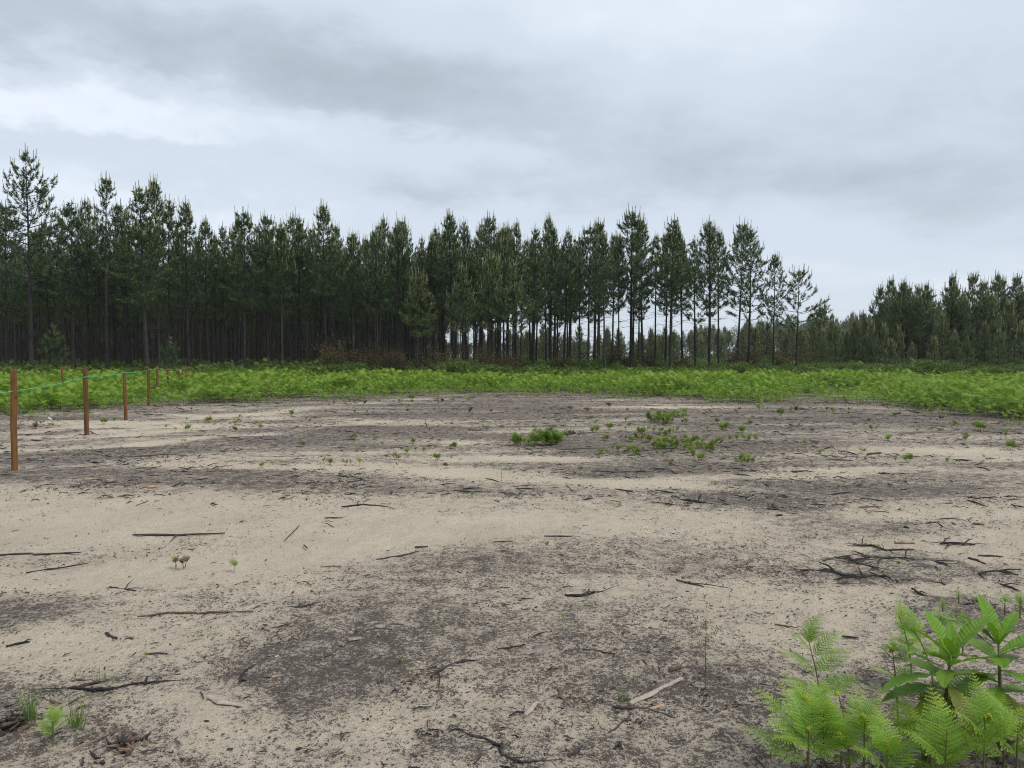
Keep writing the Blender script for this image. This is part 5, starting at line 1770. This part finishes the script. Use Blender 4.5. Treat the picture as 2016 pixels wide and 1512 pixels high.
for i, (u, v, s) in enumerate(SPR):
    put_mesh(SPM[i % 5], 'bracken_sprout', u + rng.uniform(-3, 3), v + rng.uniform(-2, 2), s * rng.uniform(0.5, 0.9) * (0.75 if u < 1150 or u > 1560 else 1.0), *sprout_label(u))
for i in range(46):
    u, v = rng.gauss(1320, 85), rng.gauss(866, 22)
    put_mesh(SPM[rng.randrange(5)], 'bracken_sprout', u, v, rng.uniform(0.35, 0.9), *sprout_label(u))
for i in range(24):
    u = rng.uniform(0, 2016)
    v = np.interp(u, EDGE_U, EDGE_V) + abs(rng.gauss(6, 22))
    put_mesh(SPM[rng.randrange(5)], 'bracken_sprout', u, v, rng.uniform(0.6, 1.2), *sprout_label(u))
for i in range(22):
    u = rng.uniform(900, 2016) if rng.random() < .7 else rng.uniform(0, 1000)
    v = np.interp(u, EDGE_U, EDGE_V) + abs(rng.gauss(5, 35))
    put_mesh(SPM_D[rng.randrange(2)], 'dead_fern', u, v, rng.uniform(0.7, 1.5), *sprout_label(u, 'little withered brown fern', 'withered ferns'))
SOLO = [(462, 1130, 0.55, 'single light green seedling on bright sand left of centre'), (350, 1118, 0.6, 'pale seedling beside a curled dry fern, left of the single seedling'),
        (297, 1300, 0.28, 'tiny green sprout before a small dark stick'), (790, 1312, 0.26, 'tiny bright sprout at the right rim of the burnt patch'),
        (1113, 1225, 0.3, 'tiny bright green sprout above the grey bark strips'), (1078, 1080, 0.45, 'grassy green sprout under the straight stick right of centre'),
        (1738, 1090, 0.45, 'green sprout growing in the burnt brushwood heap'), (1772, 1118, 0.35, 'lower green sprout in the burnt brushwood heap'), (925, 982, 0.5, 'low green sprout on sand above the centre')]
for i, (u, v, s, lab) in enumerate(SOLO):
    put_mesh(SPM[(4, 2)[i % 2]], 'seedling', u, v, s, lab, 'seedling', 'single seedlings on the sand')
put_mesh(SPM_D[1], 'dead_fern', 368, 1117, 0.9, 'curled dry brown fern on bright sand at the left', 'fern', 'withered ferns on the burnt sand')

# ------------------------------------------------------------------ grass tufts
def grass_tuft(u, v, hpx, nb, spread, label, seed, width=0.004):
    rd = random.Random(seed)
    g = gnd(u, v)
    h = hpx * g.length / FPX
    mb = MB()
    for k in range(nb):
        a = rd.uniform(0, 6.28)
        ln = h * rd.uniform(0.45, 1.08)
        lean = rd.uniform(0.05, spread)
        b = Vector((rd.gauss(0, .012), rd.gauss(0, .012), -0.01))
        hd = Vector((math.cos(a), math.sin(a), 0))
        sd_ = Vector((-math.sin(a), math.cos(a), 0)) * width * 0.5
        V, F, T_ = [], [], []
        for i in range(6):
            t = i / 5
            p = b + hd * (ln * lean * t * (0.5 + 0.7 * t)) + Vector((0, 0, ln * t * (1 - 0.25 * lean * t)))
            w_ = (1 - t ** 2) * 0.95 + 0.05
            V += [tuple(p - sd_ * w_), tuple(p + sd_ * w_ + hd * width * 0.2)]
            T_ += [0.6 * rd.random() * t ** 2] * 2
        for i in range(5): F.append((2 * i, 2 * i + 1, 2 * i + 3, 2 * i + 2))
        mb.add(V, F, 0, T_)
    o_ = mb.build('grass_tuft', [M['grass']])
    o_.location = g
    tag(o_, label, 'grass tuft', 'grass tufts on the sand')


grass_tuft(58, 1421, 78, 46, 0.45, 'tall green grass tuft at the lower left, left of the small fern', 1)
grass_tuft(150, 1437, 70, 48, 0.60, 'spreading green grass tuft at the lower left, right of the small fern', 2)
grass_tuft(197, 1341, 34, 9, 0.6, 'thin grass tuft behind the crooked charred branch', 3, 0.003)
grass_tuft(218, 1346, 30, 8, 0.9, 'few grass blades bending over the crooked charred branch', 4, 0.003)
grass_tuft(1222, 1378, 55, 16, 0.5, 'sparse thin grass tuft beside the large split wood', 5, 0.003)
grass_tuft(1932, 1204, 52, 16, 0.4, 'dark upright grass tuft behind the broad-leaved plant', 6)
grass_tuft(1219, 995, 22, 12, 0.8, 'small grass tuft on pale sand right of centre', 7)
grass_tuft(988, 940, 20, 6, 0.4, 'few thin grass blades at the end of the bright sand streak', 8)
grass_tuft(870, 1232, 26, 8, 0.5, 'dry thin grass tuft right of the short brown stick', 9, 0.003)
grass_tuft(408, 1240, 18, 6, 0.5, 'tiny grass tuft under the long crooked brown stick', 10, 0.003)

# tall spindly weed
g = gnd(1388, 1356)
e = empty('weed', g)
hw = 142 * g.length / FPX
mb = MB()
main = [Vector((0, 0, -.02)), Vector((0.002, 0, hw * .3)), Vector((-0.001, 0, hw * .6)), Vector((0.003, 0, hw * .8)), Vector((-0.004, 0, hw))]
tube(mb, main, [0.0024, 0.0022, 0.0018, 0.0014, 0.0009], 5, 0, cap=False)
buds = MB()
rd = random.Random(8)
for k in range(11):
    t = rd.uniform(0.62, 0.98)
    b = Vector((0, 0, hw * t))
    a = rd.uniform(0, 6.28)
    ee = b + Vector((math.cos(a) * 0.05, math.sin(a) * 0.05, rd.uniform(0.02, 0.07)))
    tube(mb, [b, ee], [0.001, 0.0006], 3, 0, cap=False)
    for _ in range(4):
        c = ee + Vector((rd.gauss(0, .008), rd.gauss(0, .008), rd.gauss(0, .006)))
        tube(buds, [c, c + Vector((0, 0, .008))], [0.003, 0.0015], 4, 0, 0.8)
lvs = MB()
for k in range(22):
    t = rd.uniform(0.12, 0.62)
    a = rd.uniform(0, 6.28)
    b = Vector((0, 0, hw * t)); dd = Vector((math.cos(a), math.sin(a), rd.uniform(-.1, .7))) * 0.022
    sd_ = Vector((-math.sin(a), math.cos(a), 0)) * 0.0022
    lvs.add([tuple(b), tuple(b + dd * .5 + sd_), tuple(b + dd), tuple(b + dd * .5 - sd_)], [(0, 1, 2, 3)], 0, 0.2)
mb.build('stem', [M['bracken_stem']], e)
buds.build('buds', [M['grass']], e)
lvs.build('leaves', [M['grass']], e)
tag(e, 'tall spindly weed with yellowish buds standing alone on the sand', 'weed')

# yellow blossom at the foot of the right pines
p = at(1813, 721, 46)
e = empty('flowering_shrub', (p.x, 46, H1(p.x, 46)))
me = bush_kind(700, M['under'], 0.6, p.z - H1(p.x, 46) + 0.02, 400, 0.06, 7)
link_mesh('foliage', me, e)
mb = MB()
for k in range(16):
    c = Vector((rd.gauss(0, .05), -0.15 + rd.gauss(0, .03), p.z - H1(p.x, 46) + rd.gauss(0, .04)))
    for j in range(4):
        a = 6.283 * j / 4 + k
        d1 = Vector((math.cos(a) * .03, -0.01, math.sin(a) * .03))
        mb.add([tuple(c), tuple(c + d1 * .6 + Vector((d1.z, 0, -d1.x)) * .5), tuple(c + d1 * 1.2), tuple(c + d1 * .6 - Vector((d1.z, 0, -d1.x)) * .5)], [(0, 1, 2, 3)])
mb.build('blossom', [M['yellow']], e)
tag(e, 'small shrub with one bright yellow blossom before the pines at right', 'shrub')
# whitish scrap near the fence
stick([(95, 822), (103, 828)], 5, M['plastic'], 'plastic_scrap', 'small whitish scrap on the sand between the first two posts', 'scrap', flat=0.5, knots=False, group=None, taper=0.3)

# ================================================================== rainy haze
HZ = 700.0
mb = MB()
z0_, z1_ = -3.0, 30.0
V = [(-HZ, -HZ, z0_), (HZ, -HZ, z0_), (HZ, HZ, z0_), (-HZ, HZ, z0_), (-HZ, -HZ, z1_), (HZ, -HZ, z1_), (HZ, HZ, z1_), (-HZ, HZ, z1_)]
mb.add(V, [(0, 3, 2, 1), (4, 5, 6, 7), (0, 1, 5, 4), (1, 2, 6, 5), (2, 3, 7, 6), (3, 0, 4, 7)])
m, t, out = new_mat('rain_haze')
pv = t.nodes.new('ShaderNodeVolumePrincipled')
pv.inputs['Color'].default_value = (0.86, 0.92, 1.0, 1)
pv.inputs['Density'].default_value = 0.00022
pv.inputs['Anisotropy'].default_value = 0.2
t.links.new(pv.outputs[0], out.inputs['Volume'])
o = mb.build('haze', [m])
tag(o, 'thin grey rain haze hanging over the whole clearing', 'haze', kind='stuff')
